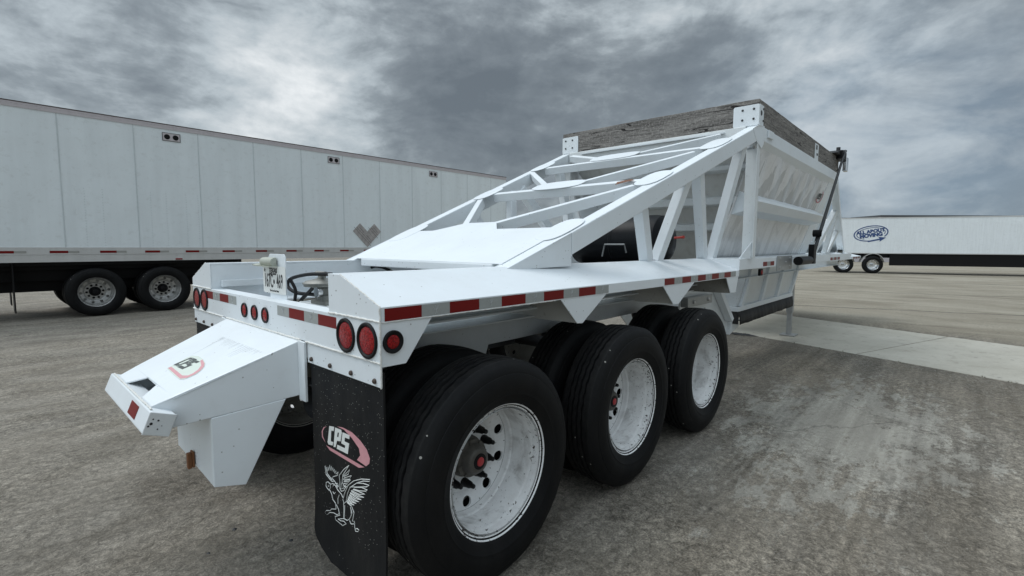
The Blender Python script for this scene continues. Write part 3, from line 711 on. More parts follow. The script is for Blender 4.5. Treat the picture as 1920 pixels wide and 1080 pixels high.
# ---- fenders, main rails
for s in (0, 1):
    L = 4.15; sg = -1 if s == 0 else 1
    m = MB()
    Y = lambda v: mir(v, s)
    x0 = .006
    # skin: outer face, slope, as 5 mm plates
    m.prism([(x0, Y(0), ZF - .062), (x0, Y(0), ZF), (x0, Y(.31), ZS), (x0, Y(.31), ZS - .006), (x0, Y(.005), ZF - .007), (x0, Y(.005), ZF - .062)], (L - x0, 0, 0))
    fe = m.build('fender', 'white', T, bevel=.002)
    # closed end plate at the bumper
    MB().prism([(.0, Y(0), ZT + .001), (.0, Y(0), ZF), (.0, Y(.305), ZS), (.0, Y(.405), ZS), (.0, Y(.405), ZT + .001)], (.006, 0, 0)).build('end_plate', 'white', fe, bevel=.0015)
    bead(fe, (.003, Y(0), ZF + .001), (.003, Y(.305), ZS + .001), .003); 
    bead(fe, (0, Y(.0), ZF - .060), (1.1, Y(.0), ZF - .061), .003)
    # side corner plate carrying the side light
    MB().prism([(.0015, Y(.0), ZC), (.0015, Y(0), ZF - .063), (.252, Y(0), ZF - .063), (.115, Y(0), 1.112)] if False else [(.0015, Y(.0015), ZB - .016), (.0015, Y(.0015), ZF - .062), (.252, Y(.0015), ZF - .062), (.118, Y(.0015), 1.108)], (0, .006 * -sg, 0)).build('corner_plate', 'white', fe, bevel=.0015)
    # hanging triangular gussets and their cross plates
    for (a, b, c_, d_, mm) in ((1.154, 1.319, 1.374, 1.637, 'under'), (2.438, 2.628, 2.727, 3.033, 'under')):
        g = MB().prism([(a, Y(.002), ZF - .061), (b, Y(.002), 1.131), (c_, Y(.002), 1.126), (d_, Y(.002), ZF - .061)], (0, .007 * -sg, 0)).build('gusset', 'white', fe, bevel=.0015)
        xc = (b + c_) / 2
        MB().prism([(xc, Y(.01), 1.128), (xc, Y(.01), ZF - .01), (xc, Y(.30), ZS - .012), (xc, Y(.74), 1.27), (xc, Y(.74), 1.116)], (.007, 0, 0)).build('cross_plate', mm, fe)
    MB().prism([(3.80, Y(.002), ZF - .061), (3.93, Y(.002), 1.131), (4.085, Y(.002), 1.126), (4.145, Y(.002), ZF - .061)], (0, .007 * -sg, 0)).build('gusset', 'white', fe, bevel=.0015)
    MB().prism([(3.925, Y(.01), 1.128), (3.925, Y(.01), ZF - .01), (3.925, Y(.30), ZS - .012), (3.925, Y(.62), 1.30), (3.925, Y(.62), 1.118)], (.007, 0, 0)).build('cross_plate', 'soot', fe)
    # end closing of the fender
    MB().prism([(L, Y(0), ZF - .062), (L, Y(0), ZF), (L, Y(.31), ZS), (L, Y(.36), ZS), (L, Y(.36), ZF - .062)], (.006, 0, 0)).build('end_plate', 'white', fe)
    if s == 0:
        tape(fe, (.020, 0, ZF - .056), (1, 0, 0), (0, 0, 1), 1.635, (0, -1, 0), n=10)
        tape(fe, (2.455, 0, ZF - .056), (1, 0, 0), (0, 0, 1), 1.60, (0, -1, 0), n=10)
    # main rail (C section), runs the whole length
    ya, yb_ = yb(.311, .405, s)
    m = MB().box(.0065, 12.3, ya, yb_, ZS - .012, ZS).box(.0065, 12.3, *yb(.393, .404, s), 1.19, ZS - .0125)
    m.box(.0065, 12.3, *yb(.33, .392, s), 1.185, 1.195)
    rl = m.build('main_rail', 'white', T, bevel=.002)
    # suspension sub-rail
    m = MB().prism([(.10, Y(.62), 1.125), (.10, Y(.62), .93), (.35, Y(.62), .80), (1.15, Y(.62), .80), (1.20, Y(.62), .935), (4.1, Y(.62), .955), (4.1, Y(.62), 1.125)], (0, .13 * -sg, 0)).box(.10, 4.1, *yb(.36, .62, s), 1.128, 1.136)
    m.build('suspension_rail', 'white2', T, bevel=.003)
    m = MB().box(.30, 4.1, *yb(.405, .62, s), 1.20, 1.21); m.build('deck_plate', 'white', T)
    MB().box(.06, .9, *yb(.406, .44, s), 1.30, 1.345).build('angle_iron', 'white', T, bevel=.003)
    # flap bracket, bolts, flap
    br = MB().box(.001, .008, *yb(.003, .630, s), ZC, ZB - .002).build('flap_bracket', 'white', T, bevel=.0015)
    for yy in (.045, .225, .405, .585):
        b = MB().lathe([(0, .011), (-.006, .0105), (-.010, .006), (-.011, .0005)], 10, c=(.0, mir(yy, s), ZC + .022), axis='x').build('bolt', 'bolt_iron', br, smooth=True)
    fl = MB(); NY, NZ = 14, 30; g = []; zt, zb = ZC + .06, .115
    for j in range(NZ + 1):
        v = j / NZ; z_ = zt + (zb - zt) * v; row = []
        for i in range(NY + 1):
            w = i / NY; y0_ = .003 + .612 * w
            if v > .90:      # rounded lower inner corner
                k = (v - .90) / .10; y0_ = min(y0_, .003 + .612 * (1 - .30 * k ** 2.2))
            xx = .0095 - .10 * max(0, v - .72) ** 1.5 + .010 * math.sin(w * 3.1 + 1.) * max(0, v - .72)
            row.append((xx, mir(y0_, s), z_))
        g.append(row)
    vs = [p for r_ in g for p in r_]; vs2 = [(p[0] + .009, p[1], p[2]) for p in vs]; n_ = len(vs); W_ = NY + 1; fs = []
    for j in range(NZ):
        for i in range(NY):
            a = j * W_ + i; fs.append((a, a + 1, a + W_ + 1, a + W_)); fs.append((n_ + a, n_ + a + W_, n_ + a + W_ + 1, n_ + a + 1))
    bd = [i for i in range(W_)] + [j * W_ + NY for j in range(1, NZ + 1)] + [NZ * W_ + i for i in range(NY - 1, -1, -1)] + [j * W_ for j in range(NZ - 1, 0, -1)]
    for i in range(len(bd)): a, b = bd[i], bd[(i + 1) % len(bd)]; fs.append((a, b, n_ + b, n_ + a))
    fl.add(vs + vs2, fs); flap = fl.build('mudflap', 'flap', T, smooth=True)
    if s == 0: FLAP = flap

# ---- marks on the near mudflap
fx = .0088
LY = lambda y_, z_: (-y_, z_)
fr = frame((fx, 0, 0), (0, -1, 0), (0, 0, 1))
GR = {'C': GL['C'], 'P': GL['P']}
un = lambda pl: [(-(.4696 - a * .2007), .6702 + b * .0978) for a, b in pl]
polys([un(g_) for g_ in LETTERS], 'letters', 'decal_white', FLAP, fr, .0005, 'white letters CPS')
cres = [(0.3768, 0.7775), (0.3252, 0.7853), (0.2487, 0.7846), (0.1816, 0.7669), (0.1324, 0.7427), (0.1091, 0.7117), (0.115, 0.6881), (0.1404, 0.6689), (0.2116, 0.6742), (0.1845, 0.7022), (0.1935, 0.7301), (0.2499, 0.7589), (0.3144, 0.7784)]
barp = [(0.4856, 0.6593), (0.4549, 0.6592), (0.1528, 0.6605), (0.1974, 0.6439), (0.4496, 0.6455)]
arcp = [(0.4737, 0.7528), (0.5056, 0.7395), (0.5247, 0.716), (0.5239, 0.6884), (0.4912, 0.67), (0.4971, 0.6744), (0.5147, 0.6941), (0.5144, 0.7188), (0.4981, 0.7384)]
polys([[(-a, b) for a, b in pl] for pl in (cres, barp, arcp)], 'oval', 'decal_pink', FLAP, fr, .0003, 'faded red oval around the letters')
em = MB()
for pl in EMBLEM:
    em.tube([(.0088, a, b) for a, b in pl], .0017, 5)
em.build('emblem', 'decal_white', FLAP, smooth=True, label='white line drawing of a winged animal')

# ---- push block behind the bumper
zt0, zb0, zt1, zb1 = 1.124, .855, .900, .782; xt = -.57
ya0, ya1, yt0, yt1 = .700, 1.728, .86, 1.568
pb = MB()
def P_top(x_, y_): return (x_, y_, zt0 + (zt1 - zt0) * x_ / xt)
# top with a hook notch near the tip: two side strips + main
hx = -.492; hy0, hy1 = 1.135, 1.29
tl = lambda x_: ya1 + (yt1 - ya1) * x_ / xt
tr = lambda x_: ya0 + (yt0 - ya0) * x_ / xt
th = V((0, 0, -.010))
def slab_(pts): pb.prism([P_top(*p) for p in pts], th)
xh = -.494
slab_([(0, ya0), (0, ya1), (xh, tl(xh)), (xh, tr(xh))])
slab_([(xh, tr(xh)), (xh, 1.12), (xt, 1.04), (xt, yt0)]); slab_([(xh, 1.30), (xh, tl(xh)), (xt, yt1), (xt, 1.385)])
for (a0, b0, a1, b1, dy) in ((ya0, yt0, 0, 0, .010), (ya1, yt1, 0, 0, -.010)):
    pb.hexa([(0, a0, zb0), (xt, b0, zb1), (xt, b0 + dy, zb1), (0, a0 + dy, zb0)], [(0, a0, zt0 - .004), (xt, b0, zt1 - .004), (xt, b0 + dy, zt1 - .004), (0, a0 + dy, zt0 - .004)])
pb.prism([(0, ya0 + .01, zb0), (0, ya1 - .01, zb0), (xt, yt1 - .01, zb1), (xt, yt0 + .01, zb1)], (0, 0, .008))
PB = pb.build('push_block', 'white', T, bevel=.006)
MB().box(-.014, -.0015, .632, .700, .835, ZB - .002).build('root_plate', 'white', PB, bevel=.002)
MB().box(-.014, -.0015, 1.728, 1.795, .835, ZB - .002).build('root_plate', 'white', PB, bevel=.002)
bead(PB, (-.004, .697, .83), (-.004, .697, ZB), .0075); bead(PB, (-.580, .80, .9035), (-.580, 1.62, .9035), .004)
# transverse tube across the tip
tb = MB(); tc = [(-.520, .790), (-.628, .806), (-.612, .914), (-.504, .898)]
tcc = [(-.500, .868), (-.534, .781), (-.622, .815), (-.588, .902)]
tb.prism([(a, .775, b) for a, b in tcc], (0, .877, 0))
tub = tb.build('end_tube', 'white', PB, bevel=.006)
ec = MB(); ec.prism([(a + (.002 if a > -.56 else -.002), .768, b) for a, b in tcc], (0, .006, 0)); ec.build('end_cap', 'white2', tub, bevel=.004)
scf = MB()
for (a, b, r_) in ((-.59, .853, .006), (-.60, .845, .004), (-.57, .825, .003), (-.565, .86, .004), (-.582, .87, .003), (-.555, .835, .002)):
    scf.lathe([(0, r_), (-.0008, r_ * .8)], 7, c=(a, .7672, b)).lathe([(-.0008, r_ * .8), (-.0008, .0002)], 7, c=(a, .7672, b))
scf.build('paint_chip', 'ink', tub)
n1v = V((-.088, 0, .034)).normalized(); rearn = V((-.034, 0, -.088)).normalized(); rearn = V((-.93, 0, -.36)).normalized()
upt = V((.034, 0, .087)).normalized()
q = V((-.622, 1.085, .815)) + upt * .02
MB().prism([q + rearn * .0015, q + V((0, -.14, 0)) + rearn * .0015, q + V((0, -.14, 0)) + upt * .055 + rearn * .0015, q + upt * .055 + rearn * .0015], rearn * .001).build('reflective_tape', 'tape_r', tub)
# leg
lg = MB()
ls = lambda x_: .70 - .2807 * x_ - .002
def LP(x_, z_, o=0.): return (x_, ls(x_) + o, z_)
for o in (0, .010):
    pass
lg.hexa([LP(-.366, .807), LP(-.367, .486), LP(-.245, .467), LP(-.070, .846)], [LP(-.366, .807, .012), LP(-.367, .486, .012), LP(-.245, .467, .012), LP(-.070, .846, .012)])
lg.hexa([(-.367, .812, .486), (-.349, 1.455, .486), (-.349, 1.455, .81), (-.367, .812, .806)], [(-.355, .812, .486), (-.337, 1.455, .486), (-.337, 1.455, .81), (-.355, .812, .806)])
lg.hexa([(-.350, 1.455, .81), (-.350, 1.455, .486), (-.240, 1.455, .467), (-.070, 1.455, .846)], [(-.350, 1.467, .81), (-.350, 1.467, .486), (-.240, 1.467, .467), (-.070, 1.467, .846)])
lg.prism([(-.360, .82, .488), (-.250, .79, .469), (-.245, 1.45, .469), (-.345, 1.45, .488)], (0, 0, .008))
LG = lg.build('leg', 'white', PB, bevel=.003)
hk = MB().prism([(-.362, 1.11, .480), (-.362, 1.150, .480), (-.362, 1.150, .560), (-.362, 1.11, .560)], (-.010, 0, 0)).prism([(-.373, 1.113, .477), (-.373, 1.142, .477), (-.373, 1.142, .555), (-.373, 1.113, .555)], (-.018, 0, 0)).lathe([(.0, .008), (-.025, .008)], 8, c=(-.36, 1.128, .52), axis='x')
hk.build('hook', 'rust', LG, bevel=.005)
# decal on the sloped top
sl = V((xt, 0, zt1 - zt0)).normalized(); nb = V((sl.z, 0, -sl.x)); nb = nb if nb.z > 0 else -nb
# local frame: X = -y (reading direction seen from behind), Y = up the slope; origin at y=1.285, x=-.394
o_ = V(P_top(-.394, 0)) ; up_ = -sl
fd = frame(o_ + nb * .0012, (0, -1, 0), up_)
plate_pts = [(1.282, -.419), (1.291, -.391), (1.293, -.356), (1.303, -.327), (1.291, -.303), (1.229, -.292), (1.144, -.295), (1.066, -.307), (1.02, -.323), (.989, -.347), (.972, -.37), (.974, -.395), (.988, -.418), (1.019, -.428), (1.125, -.427)]
to = lambda pl: [(-a, (b + .394) * (1 / -sl.x) * 1.0) for a, b in pl]
polys([to([(a, b) for a, b in plate_pts])], 'decal', 'decal_pale', PB, fd, .0004, 'worn round sticker reading CPS')
fd2 = frame(o_ + nb * .0021, (0, -1, 0), up_)
dk = lambda gl: [[(-1.288 + (a * .160), (.004 + b * .084)) for a, b in pl] for pl in gl]
polys(dk(LETTERS), 'letters', 'decal_dark', PB, fd2, .0004, 'dark letters CPS')
ringo = [(.990 + 0, -.350), (.978, -.375), (.984, -.405), (1.02, -.424), (1.28, -.415), (1.27, -.402), (1.05, -.408), (1.008, -.395), (1.004, -.375), (1.02, -.350), (1.06, -.326), (1.14, -.3085), (1.14, -.299), (1.066, -.310), (1.02, -.326)]
polys([to(ringo)], 'oval', 'decal_pink', PB, fd2, .0003)
scr = MB()
for k in range(26):
    y_ = 1.36 - .026 * k + random.uniform(-.008, .008)
    if y_ < .80: break
    l_ = random.uniform(.012, .06) * (1.6 if k in (0, 13, 14, 15) else 1)
    a = V(P_top(-.135, y_)); b = V(P_top(-.135 - l_, y_ + random.uniform(.0, .012)))
    scr.prism([a + nb * .0006, a + V((0, .0022, 0)) + nb * .0006, b + nb * .0006], nb * .0004)
a = V(P_top(-.14, 1.345)); b = V(P_top(-.31, 1.31)); scr.prism([a + nb * .0006, a + V((0, .004, 0)) + nb * .0006, b + nb * .0006], nb * .0004)
scr.build('scrape_mark', 'decal_grey', PB)

# ---- licence plate on its bracket
pb2 = MB(); pb2.prism([(.082, 1.035, ZT - .002), (.082, 1.255, ZT - .002), (.082, 1.262, 1.515), (.082, 1.245, 1.532), (.082, 1.055, 1.532), (.082, 1.038, 1.515)], (.005, 0, 0))
PBR = pb2.build('plate_bracket', 'white', T, bevel=.002)
pl = MB(); px0 = .076
def rr_(y0, y1, z0, z1, r_): 
    out = []
    for (cy_, cz_, a0) in ((y0 + r_, z0 + r_, 180), (y1 - r_, z0 + r_, 270), (y1 - r_, z1 - r_, 0), (y0 + r_, z1 - r_, 90)):
        for k in range(5): a = rad(a0 + k * 22.5); out.append((cy_ + r_ * math.cos(a), cz_ + r_ * math.sin(a)))
    return out
pl.prism([(px0, a, b) for a, b in rr_(1.028, 1.330, 1.312, 1.464, .014)], (.0015, 0, 0))
PL = pl.build('licence_plate', 'plate', T)
fp = frame((px0 - .0006, 1.179, 1.388), (0, -1, 0), (0, 0, 1)); S_ = lambda a, b, c_, d_: fp @ Matrix(((a, 0, 0, c_), (0, b, 0, d_), (0, 0, 1, 0), (0, 0, 0, 1)))
text('TEXAS', 'plate_lettering', 'ink', PL, S_(1, 1, -.010, .040), .036, bold=.0016, label='TEXAS')
text('TRUCK TRAILER', 'plate_lettering', 'ink', PL, S_(1, 1, -.015, .028), .013, bold=.0002, label='small line under TEXAS')
text('167C', 'plate_lettering', 'ink', PL, S_(.66, 1.34, -.073, -.042), .080, bold=.0008, label='167C', spacing=1.04)
text('469', 'plate_lettering', 'ink', PL, S_(.66, 1.34, .074, -.042), .080, bold=.0008, label='469', spacing=1.06)
text('The Lone Star State', 'plate_lettering', 'ink', PL, S_(1, 1, 0, -.066), .015, bold=.0002, label='The Lone Star State')
polys([[(.0 + .010 * math.cos(rad(45 * k)), -.010 + .013 * math.sin(rad(45 * k))) for k in range(8)]], 'plate_mark', 'ink', PL, fp)
polys([[(-.125 + (.013 if k % 2 == 0 else .005) * math.sin(rad(36 * k)), .052 + (.013 if k % 2 == 0 else .005) * math.cos(rad(36 * k))) for k in range(10)]], 'plate_mark', 'ink', PL, fp)
pm = MB(); hood = []
for k in range(9): a = rad(180 * k / 8); hood.append((.075 - .034 * math.sin(a) ** .8 * (1 if k else 0), .0, 1.487 - .026 * math.cos(a)))
pm.prism([(a, 1.135, c__) for a, b, c__ in hood], (0, .150, 0)).prism([(.074, 1.28, 1.470), (.030, 1.30, 1.462), (.024, 1.345, 1.466), (.076, 1.33, 1.474)], (0, 0, .006)).prism([(.076, 1.12, 1.462), (.030, 1.13, 1.462), (.030, 1.31, 1.462), (.076, 1.30, 1.462)], (0, 0, .005))
pm.build('plate_lamp', plain('aged_lamp_housing', (.42, .44, .38), .45, .2), PBR, smooth=True)

# ---- hoses and valve between the rails
def smooth_path(ctrl, n=10):
    c_ = [V(p) for p in ctrl]; out = []
    c_ = [c_[0]] + c_ + [c_[-1]]
    for i in range(1, len(c_) - 2):
        for k in range(n):
            t_ = k / n; p0, p1, p2, p3 = c_[i - 1:i + 3]
            out.append(.5 * ((2 * p1) + (p2 - p0) * t_ + (2 * p0 - 5 * p1 + 4 * p2 - p3) * t_ ** 2 + (3 * p1 - p0 - 3 * p2 + p3) * t_ ** 3))
    return out + [c_[-2]]
hz = MB()
hz.tube(smooth_path([(.45, 1.25, 1.40), (.45, 1.36, 1.398), (.45, 1.593, 1.384), (.45, 1.828, 1.347), (.45, 1.902, 1.301), (.45, 1.852, 1.266), (.45, 1.724, 1.250), (.46, 1.50, 1.255), (.48, 1.38, 1.26)]), .0125, 10)
hz.build('air_hose', 'hose', T, smooth=True)
MB().tube(smooth_path([(.45, 1.36, 1.318), (.44, 1.46, 1.31), (.45, 1.586, 1.258), (.45, 1.704, 1.191), (.46, 1.76, 1.08), (.5, 1.8, .95)]), .0125, 10).build('air_hose', 'hose', T, smooth=True)
MB().tube(smooth_path([(.10, 1.03, 1.40), (.115, 1.00, 1.34), (.11, 1.0, 1.28), (.12, 1.01, 1.22)]), .009, 8).build('air_hose', 'hose', T, smooth=True)
MB().tube(smooth_path([(1.2, 2.02, 1.395), (1.22, 1.96, 1.405), (1.3, 1.90, 1.37), (1.5, 1.7, 1.2)]), .012, 8).build('air_hose', 'hose', T, smooth=True)
vl = MB(); c_ = (.47, 1.42, 1.335)
vl.lathe([(-.030, .001), (-.030, .05), (-.022, .075), (-.018, .112), (-.006, .112), (-.004, .118), (.004, .118), (.006, .112), (.016, .100), (.024, .06), (.034, .026), (.062, .022), (.062, .001)], 32, c=c_, axis='z')
vl.lathe([(-.06, .016), (.06, .016)], 12, c=(.46, 1.41, 1.398), axis='y').box(.44, .50, 1.36, 1.46, 1.22, 1.305).lathe([(.0, .028), (-.09, .028), (-.10, .001)], 16, c=(.46, 1.35, 1.26), axis='z').box(.43, .52, 1.30, 1.50, 1.20, 1.225)
VV = vl.build('relay_valve', plain('valve_alloy', (.26, .26, .24), .45, .5, .35, 60), T, smooth=True)
MB().lathe([(0, .001), (0, .034), (.012, .036), (.03, .034), (.03, .001)], 24, c=(.40, 1.36, 1.285), axis='x').build('gauge', 'chrome', VV, smooth=True)
MB().box(.43, .53, .75, WD - .75, 1.10, 1.20).build('cross_member', 'white2', T, bevel=.003)
cn = MB().lathe([(0, .001), (0, .032), (.02, .038), (.15, .036), (.17, .02), (.26, .014), (.26, .001)], 20, c=(1.57, 1.93, 1.405), axis='x').build('air_canister', 'black', T, smooth=True)

# ---- axles, springs
for i in range(3):
    xw = .5735 + 1.2636 * i
    ax_ = MB().lathe([(.28, .065), (WD - .28, .065)], 20, c=(xw, 0, R_T), axis='y').build('axle', 'dark', T, smooth=True)
    for s in (0, 1):
        sg = 1 if s == 0 else -1
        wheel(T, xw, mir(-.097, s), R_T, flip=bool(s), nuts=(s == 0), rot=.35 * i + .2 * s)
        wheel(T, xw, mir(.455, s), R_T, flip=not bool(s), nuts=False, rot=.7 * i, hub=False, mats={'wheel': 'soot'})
        sp = MB(); sp.lathe([(-.13, .10), (-.12, .125), (-.06, .138), (0, .12), (.05, .138), (.11, .128), (.125, .10)], 28, c=(xw + .62, mir(.80, s), .80), axis='z')
        sp = sp.build('air_spring', 'hose', T, smooth=True)
        MB().lathe([(.126, .001), (.126, .12), (.134, .12), (.134, .001)], 28, c=(xw + .62, mir(.80, s), .80), axis='z').build('spring_plate', 'rim_alu', sp, smooth=True)
        MB().bar((xw + .15, mir(.70, s), .62), (xw + .72, mir(.78, s), .64), .09, .07).build('trailing_arm', 'dark', T, bevel=.004)
        MB().lathe([(0, .11), (.12, .11)], 20, c=(xw - .18, mir(.95, s), .55), axis='x').build('brake_chamber', 'dark', T, smooth=True)
# hanger between last axle and hopper
for s in (0, 1):
    Y = lambda v: mir(v, s); sg = 1 if s == 0 else -1
    h = MB().prism([(4.10, Y(.55), 1.19), (4.95, Y(.55), 1.19), (5.42, Y(.55), .76), (5.55, Y(.55), .62), (5.55, Y(.55), .44), (5.30, Y(.55), .42), (4.75, Y(.55), .86), (4.02, Y(.55), .90)], (0, .02 * sg, 0))
    hg = h.build('hanger', 'white2', T, bevel=.003)
    MB().prism([(4.80, Y(.545), 1.18), (4.92, Y(.545), 1.18), (5.50, Y(.545), .66), (5.44, Y(.545), .62)], (0, -.09 * sg, 0)).build('stiffener', 'white', hg, bevel=.003)
    b = MB().box(4.05, 4.75, *yb(.47, .548, s), .93, 1.03).build('arm_bracket', 'gray', hg, bevel=.005)
    for xx in (4.62, 4.2): MB().lathe([(0, .022), (-.012 * sg, .022), (-.02 * sg, .012), (-.02 * sg, .001)], 10, c=(xx, Y(.47), .98), axis='y').build('bolt', 'rim_alu', b, smooth=True)
    MB().prism([(5.50, Y(.50), .44), (5.85, Y(.50), .52), (5.83, Y(.50), .58), (5.55, Y(.50), .60)], (0, .09 * sg, 0)).build('foot_bracket', 'white2', hg, bevel=.004)
for xx in (.35, 1.2, 2.45, 3.7): MB().box(xx, xx + .08, .622, WD - .622, .99, 1.10).build('cross_member', 'white2', T, bevel=.003)

# ---- side trusses: tube tops lie in the plane z = 1.44 + k (x-1)
K = 1.39 / 3.47
def PT(x_, y_, dz=0.): return V((x_, y_, 1.44 + K * (x_ - 1) + dz))
def diag_y(x_): return .29 - .33 * (x_ - 1) / 3.47
nrmP = V((-K, 0, 1)).normalized()
XF, XR = 8.93, 4.47     # hopper ends at the top
def fwd(x_): return XR + XF - x_      # mirror for the front truss (approx. symmetrical)
for end in (0, 1):
    mx = (lambda x_: x_) if end == 0 else fwd
    dpt = .150
    for s in (0, 1):
        Y = lambda v: mir(v, s); sg = 1 if s == 0 else -1
        def tube_pts(x_, inner):
            y_ = diag_y(x_) + (.118 if inner else 0); return Y(y_)
        lo, hi = [], []
        xa, xb = 1.0, 4.47
        def Q(x_, inn, dz): return (mx(x_), tube_pts(x_, inn), 1.44 + K * (x_ - 1) + dz)
        # tapered foot: bottom clipped at the rail top
        m = MB()
        m.hexa([Q(1.58, 0, -dpt), Q(xb, 0, -dpt), Q(xb, 1, -dpt), Q(1.58, 1, -dpt)], [Q(1.58, 0, 0), Q(xb, 0, 0), Q(xb, 1, 0), Q(1.58, 1, 0)])
        dgb = m.build('diagonal_beam', 'white', T, bevel=.008)
        f1, f0 = diag_y(1.58) , .29
        def F(x_, inn, z_): return (mx(x_), tube_pts(x_, inn), z_)
        m = MB()
        for inn in (0, 1):
            pts = [F(.985, inn, 1.447), F(1.5795, inn, 1.4605), F(1.5795, inn, 1.44 + K * .5795 - .0004), F(.985, inn, 1.4475)]
            yo = .008 * sg * (1 if inn == 0 else -1)
            m.prism([F(.99, inn, 1.4405), F(1.5795, inn, 1.4605 if inn else 1.452), F(1.5795, inn, 1.44 + K * .5795)], (0, yo, 0))
        m.hexa([Q(.985, 0, -.008), Q(1.5795, 0, -.008), Q(1.5795, 1, -.008), Q(.985, 1, -.008)], [Q(.985, 0, 0), Q(1.5795, 0, 0), Q(1.5795, 1, 0), Q(.985, 1, 0)])
        m.build('beam_foot', 'white', dgb, bevel=.004)
        # struts (p: foot, q: top)
        w_ = .10
        for (a, b, wd) in (((2.84, .35, 1.455), (2.50, .245, 1.91), .135), ((3.02, .35, 1.455), (3.20, .17, 2.20), .12), ((4.08, .35, 1.455), (3.38, .15, 2.26), .14), ((4.26, .33, 1.455), (4.25, .06, 2.60), .14)):
            MB().bar((mx(a[0]), Y(a[1]), a[2]), (mx(b[0]), Y(b[1]), b[2]), .085, wd * .8, side=(0, 1, 0)).build('strut', 'white', T, bevel=.006)
    # cover plate, with its rolled front lip and round gussets on the beams
    yl = lambda x_: diag_y(x_) + .10
    x0, x1 = 1.075, 1.66
    def C(x_, y_, dz): return (mx(x_), y_, 1.44 + K * (x_ - 1) + dz)
    m = MB().prism([C(x0, yl(x0), .001), C(x1, yl(x1), .001), C(x1, CY - .22, .001), C(1.82, CY - .06, .001), C(1.82, CY + .30, .001), C(x1, CY + .55, .001), C(x1, WD - yl(x1), .001), C(x0, WD - yl(x0), .001)], (0, 0, .006))
    cv = m.build('cover_plate', 'white', T, bevel=.002)
    MB().hexa([C(x0 - .004, .46, -.055), C(x0 + .05, .46, -.06), C(x0 + .05, WD - .46, -.06), C(x0 - .004, WD - .46, -.055)], [C(x0 - .004, .46, .004), C(x0 + .05, .46, .0), C(x0 + .05, WD - .46, .0), C(x0 - .004, WD - .46, .004)]).build('plate_lip', 'white', cv, bevel=.008)
    def lobe_plate(x_, y_, rx, ry, rot=0., dz=.004, parent=T):
        pts = []
        for k in range(28):
            a = 2 * PI * k / 28; u_, w2 = rx * math.copysign(abs(math.cos(a)) ** .7, math.cos(a)), ry * math.copysign(abs(math.sin(a)) ** .7, math.sin(a))
            pts.append(C(x_ + u_ * math.cos(rot) - w2 * math.sin(rot), y_ + u_ * math.sin(rot) + w2 * math.cos(rot), dz))
        return MB().prism(pts, (0, 0, .006)).build('gusset_plate', 'white', parent, bevel=.002)
    for s in (0, 1):
        sg = 1 if s == 0 else -1
        for xx in (1.62, 2.74, 3.80): lobe_plate(xx, mir(diag_y(xx) + .13, s), .19, .11, -.1 * sg)
    for xx in (2.81, 3.84): lobe_plate(xx, CY + .07, .12, .30)
    # cross beams and K braces, channel sections on the plane of the beams
    def brace(p, q, w=.070, h=.085, name='cross_beam'):
        a, b = C(p[0], p[1], -h / 2 - .004), C(q[0], q[1], -h / 2 - .004)
        MB().bar(a, b, w, h, side=(V(b) - V(a)).cross(V((-K, 0, 1)))).build(name, 'white', T, bevel=.005)
    brace((2.76, .34), (2.76, WD - .34)); brace((3.76, .24), (3.76, WD - .24))
    brace((1.80, 1.02 + .20), (2.62, .36), .06, .085, 'brace'); brace((1.80, 1.50), (2.60, WD - .29), .06, .085, 'brace')
    brace((2.83, 1.15), (3.62, .28), .06, .085, 'brace'); brace((2.83, 1.42), (3.60, WD - .16), .06, .085, 'brace')
    brace((3.85, 1.15), (4.33, .30), .06, .085, 'brace'); brace((3.85, 1.42), (4.33, WD - .22), .06, .085, 'brace')
# rust patch where a brace meets its gusset
MB().prism([(2.60, .53, 2.094), (2.67, .55, 2.124), (2.73, .46, 2.146), (2.69, .40, 2.13), (2.66, .46, 2.118)], (0, 0, .002)).build('rust_spot', 'rustpaint', T)
# seam caps on the near beam's upper joint
MB().prism([(4.40, -.030, 2.66), (4.52, -.045, 2.60), (4.60, -.045, 2.66), (4.60, -.045, 2.84), (4.42, -.042, 2.825), (4.30, -.022, 2.77)], (0, -.006, 0)).build('joint_plate', 'white', T, bevel=.002)

# ---- hopper
Y0, Y1 = -.04, WD + .04; ZR0, ZR1 = 2.685, 2.835; RISE = .012
hp = MB()
# rear slope sheet and front slope sheet (4 mm plates)
zlow, ylow = 1.35, .385
def sheet(xa, xb): return [(xa, Y0 + .06, 2.78), (xa, Y1 - .06, 2.78), (xb, WD - ylow, zlow), (xb, ylow, zlow)]
hp.prism(sheet(4.56, 5.74), (.006, 0, 0))
HOP = hp.build('hopper', white_paint('hopper_white', base=(.60, .61, .59), grime=.35, drips=.35), T)
MB().prism(sheet(8.84, 8.35), (-.006, 0, 0)).build('front_sheet', 'white2', HOP)
for zz_, hh in ((2.475, .05), (2.135, .085), (1.83, .08)):
    xs = 4.55 + (2.78 - zz_) * .825; yy = .03 + (2.78 - zz_) * .25
    MB().prism([(xs - .085, yy, zz_ + hh / 2 - .01), (xs - .02, yy, zz_ + hh / 2 + .02), (xs + .05, yy, zz_ - hh / 2 - .02), (xs - .07, yy, zz_ - hh / 2)], (0, WD - 2 * yy, 0)).build('rib', 'white2', HOP, bevel=.004)
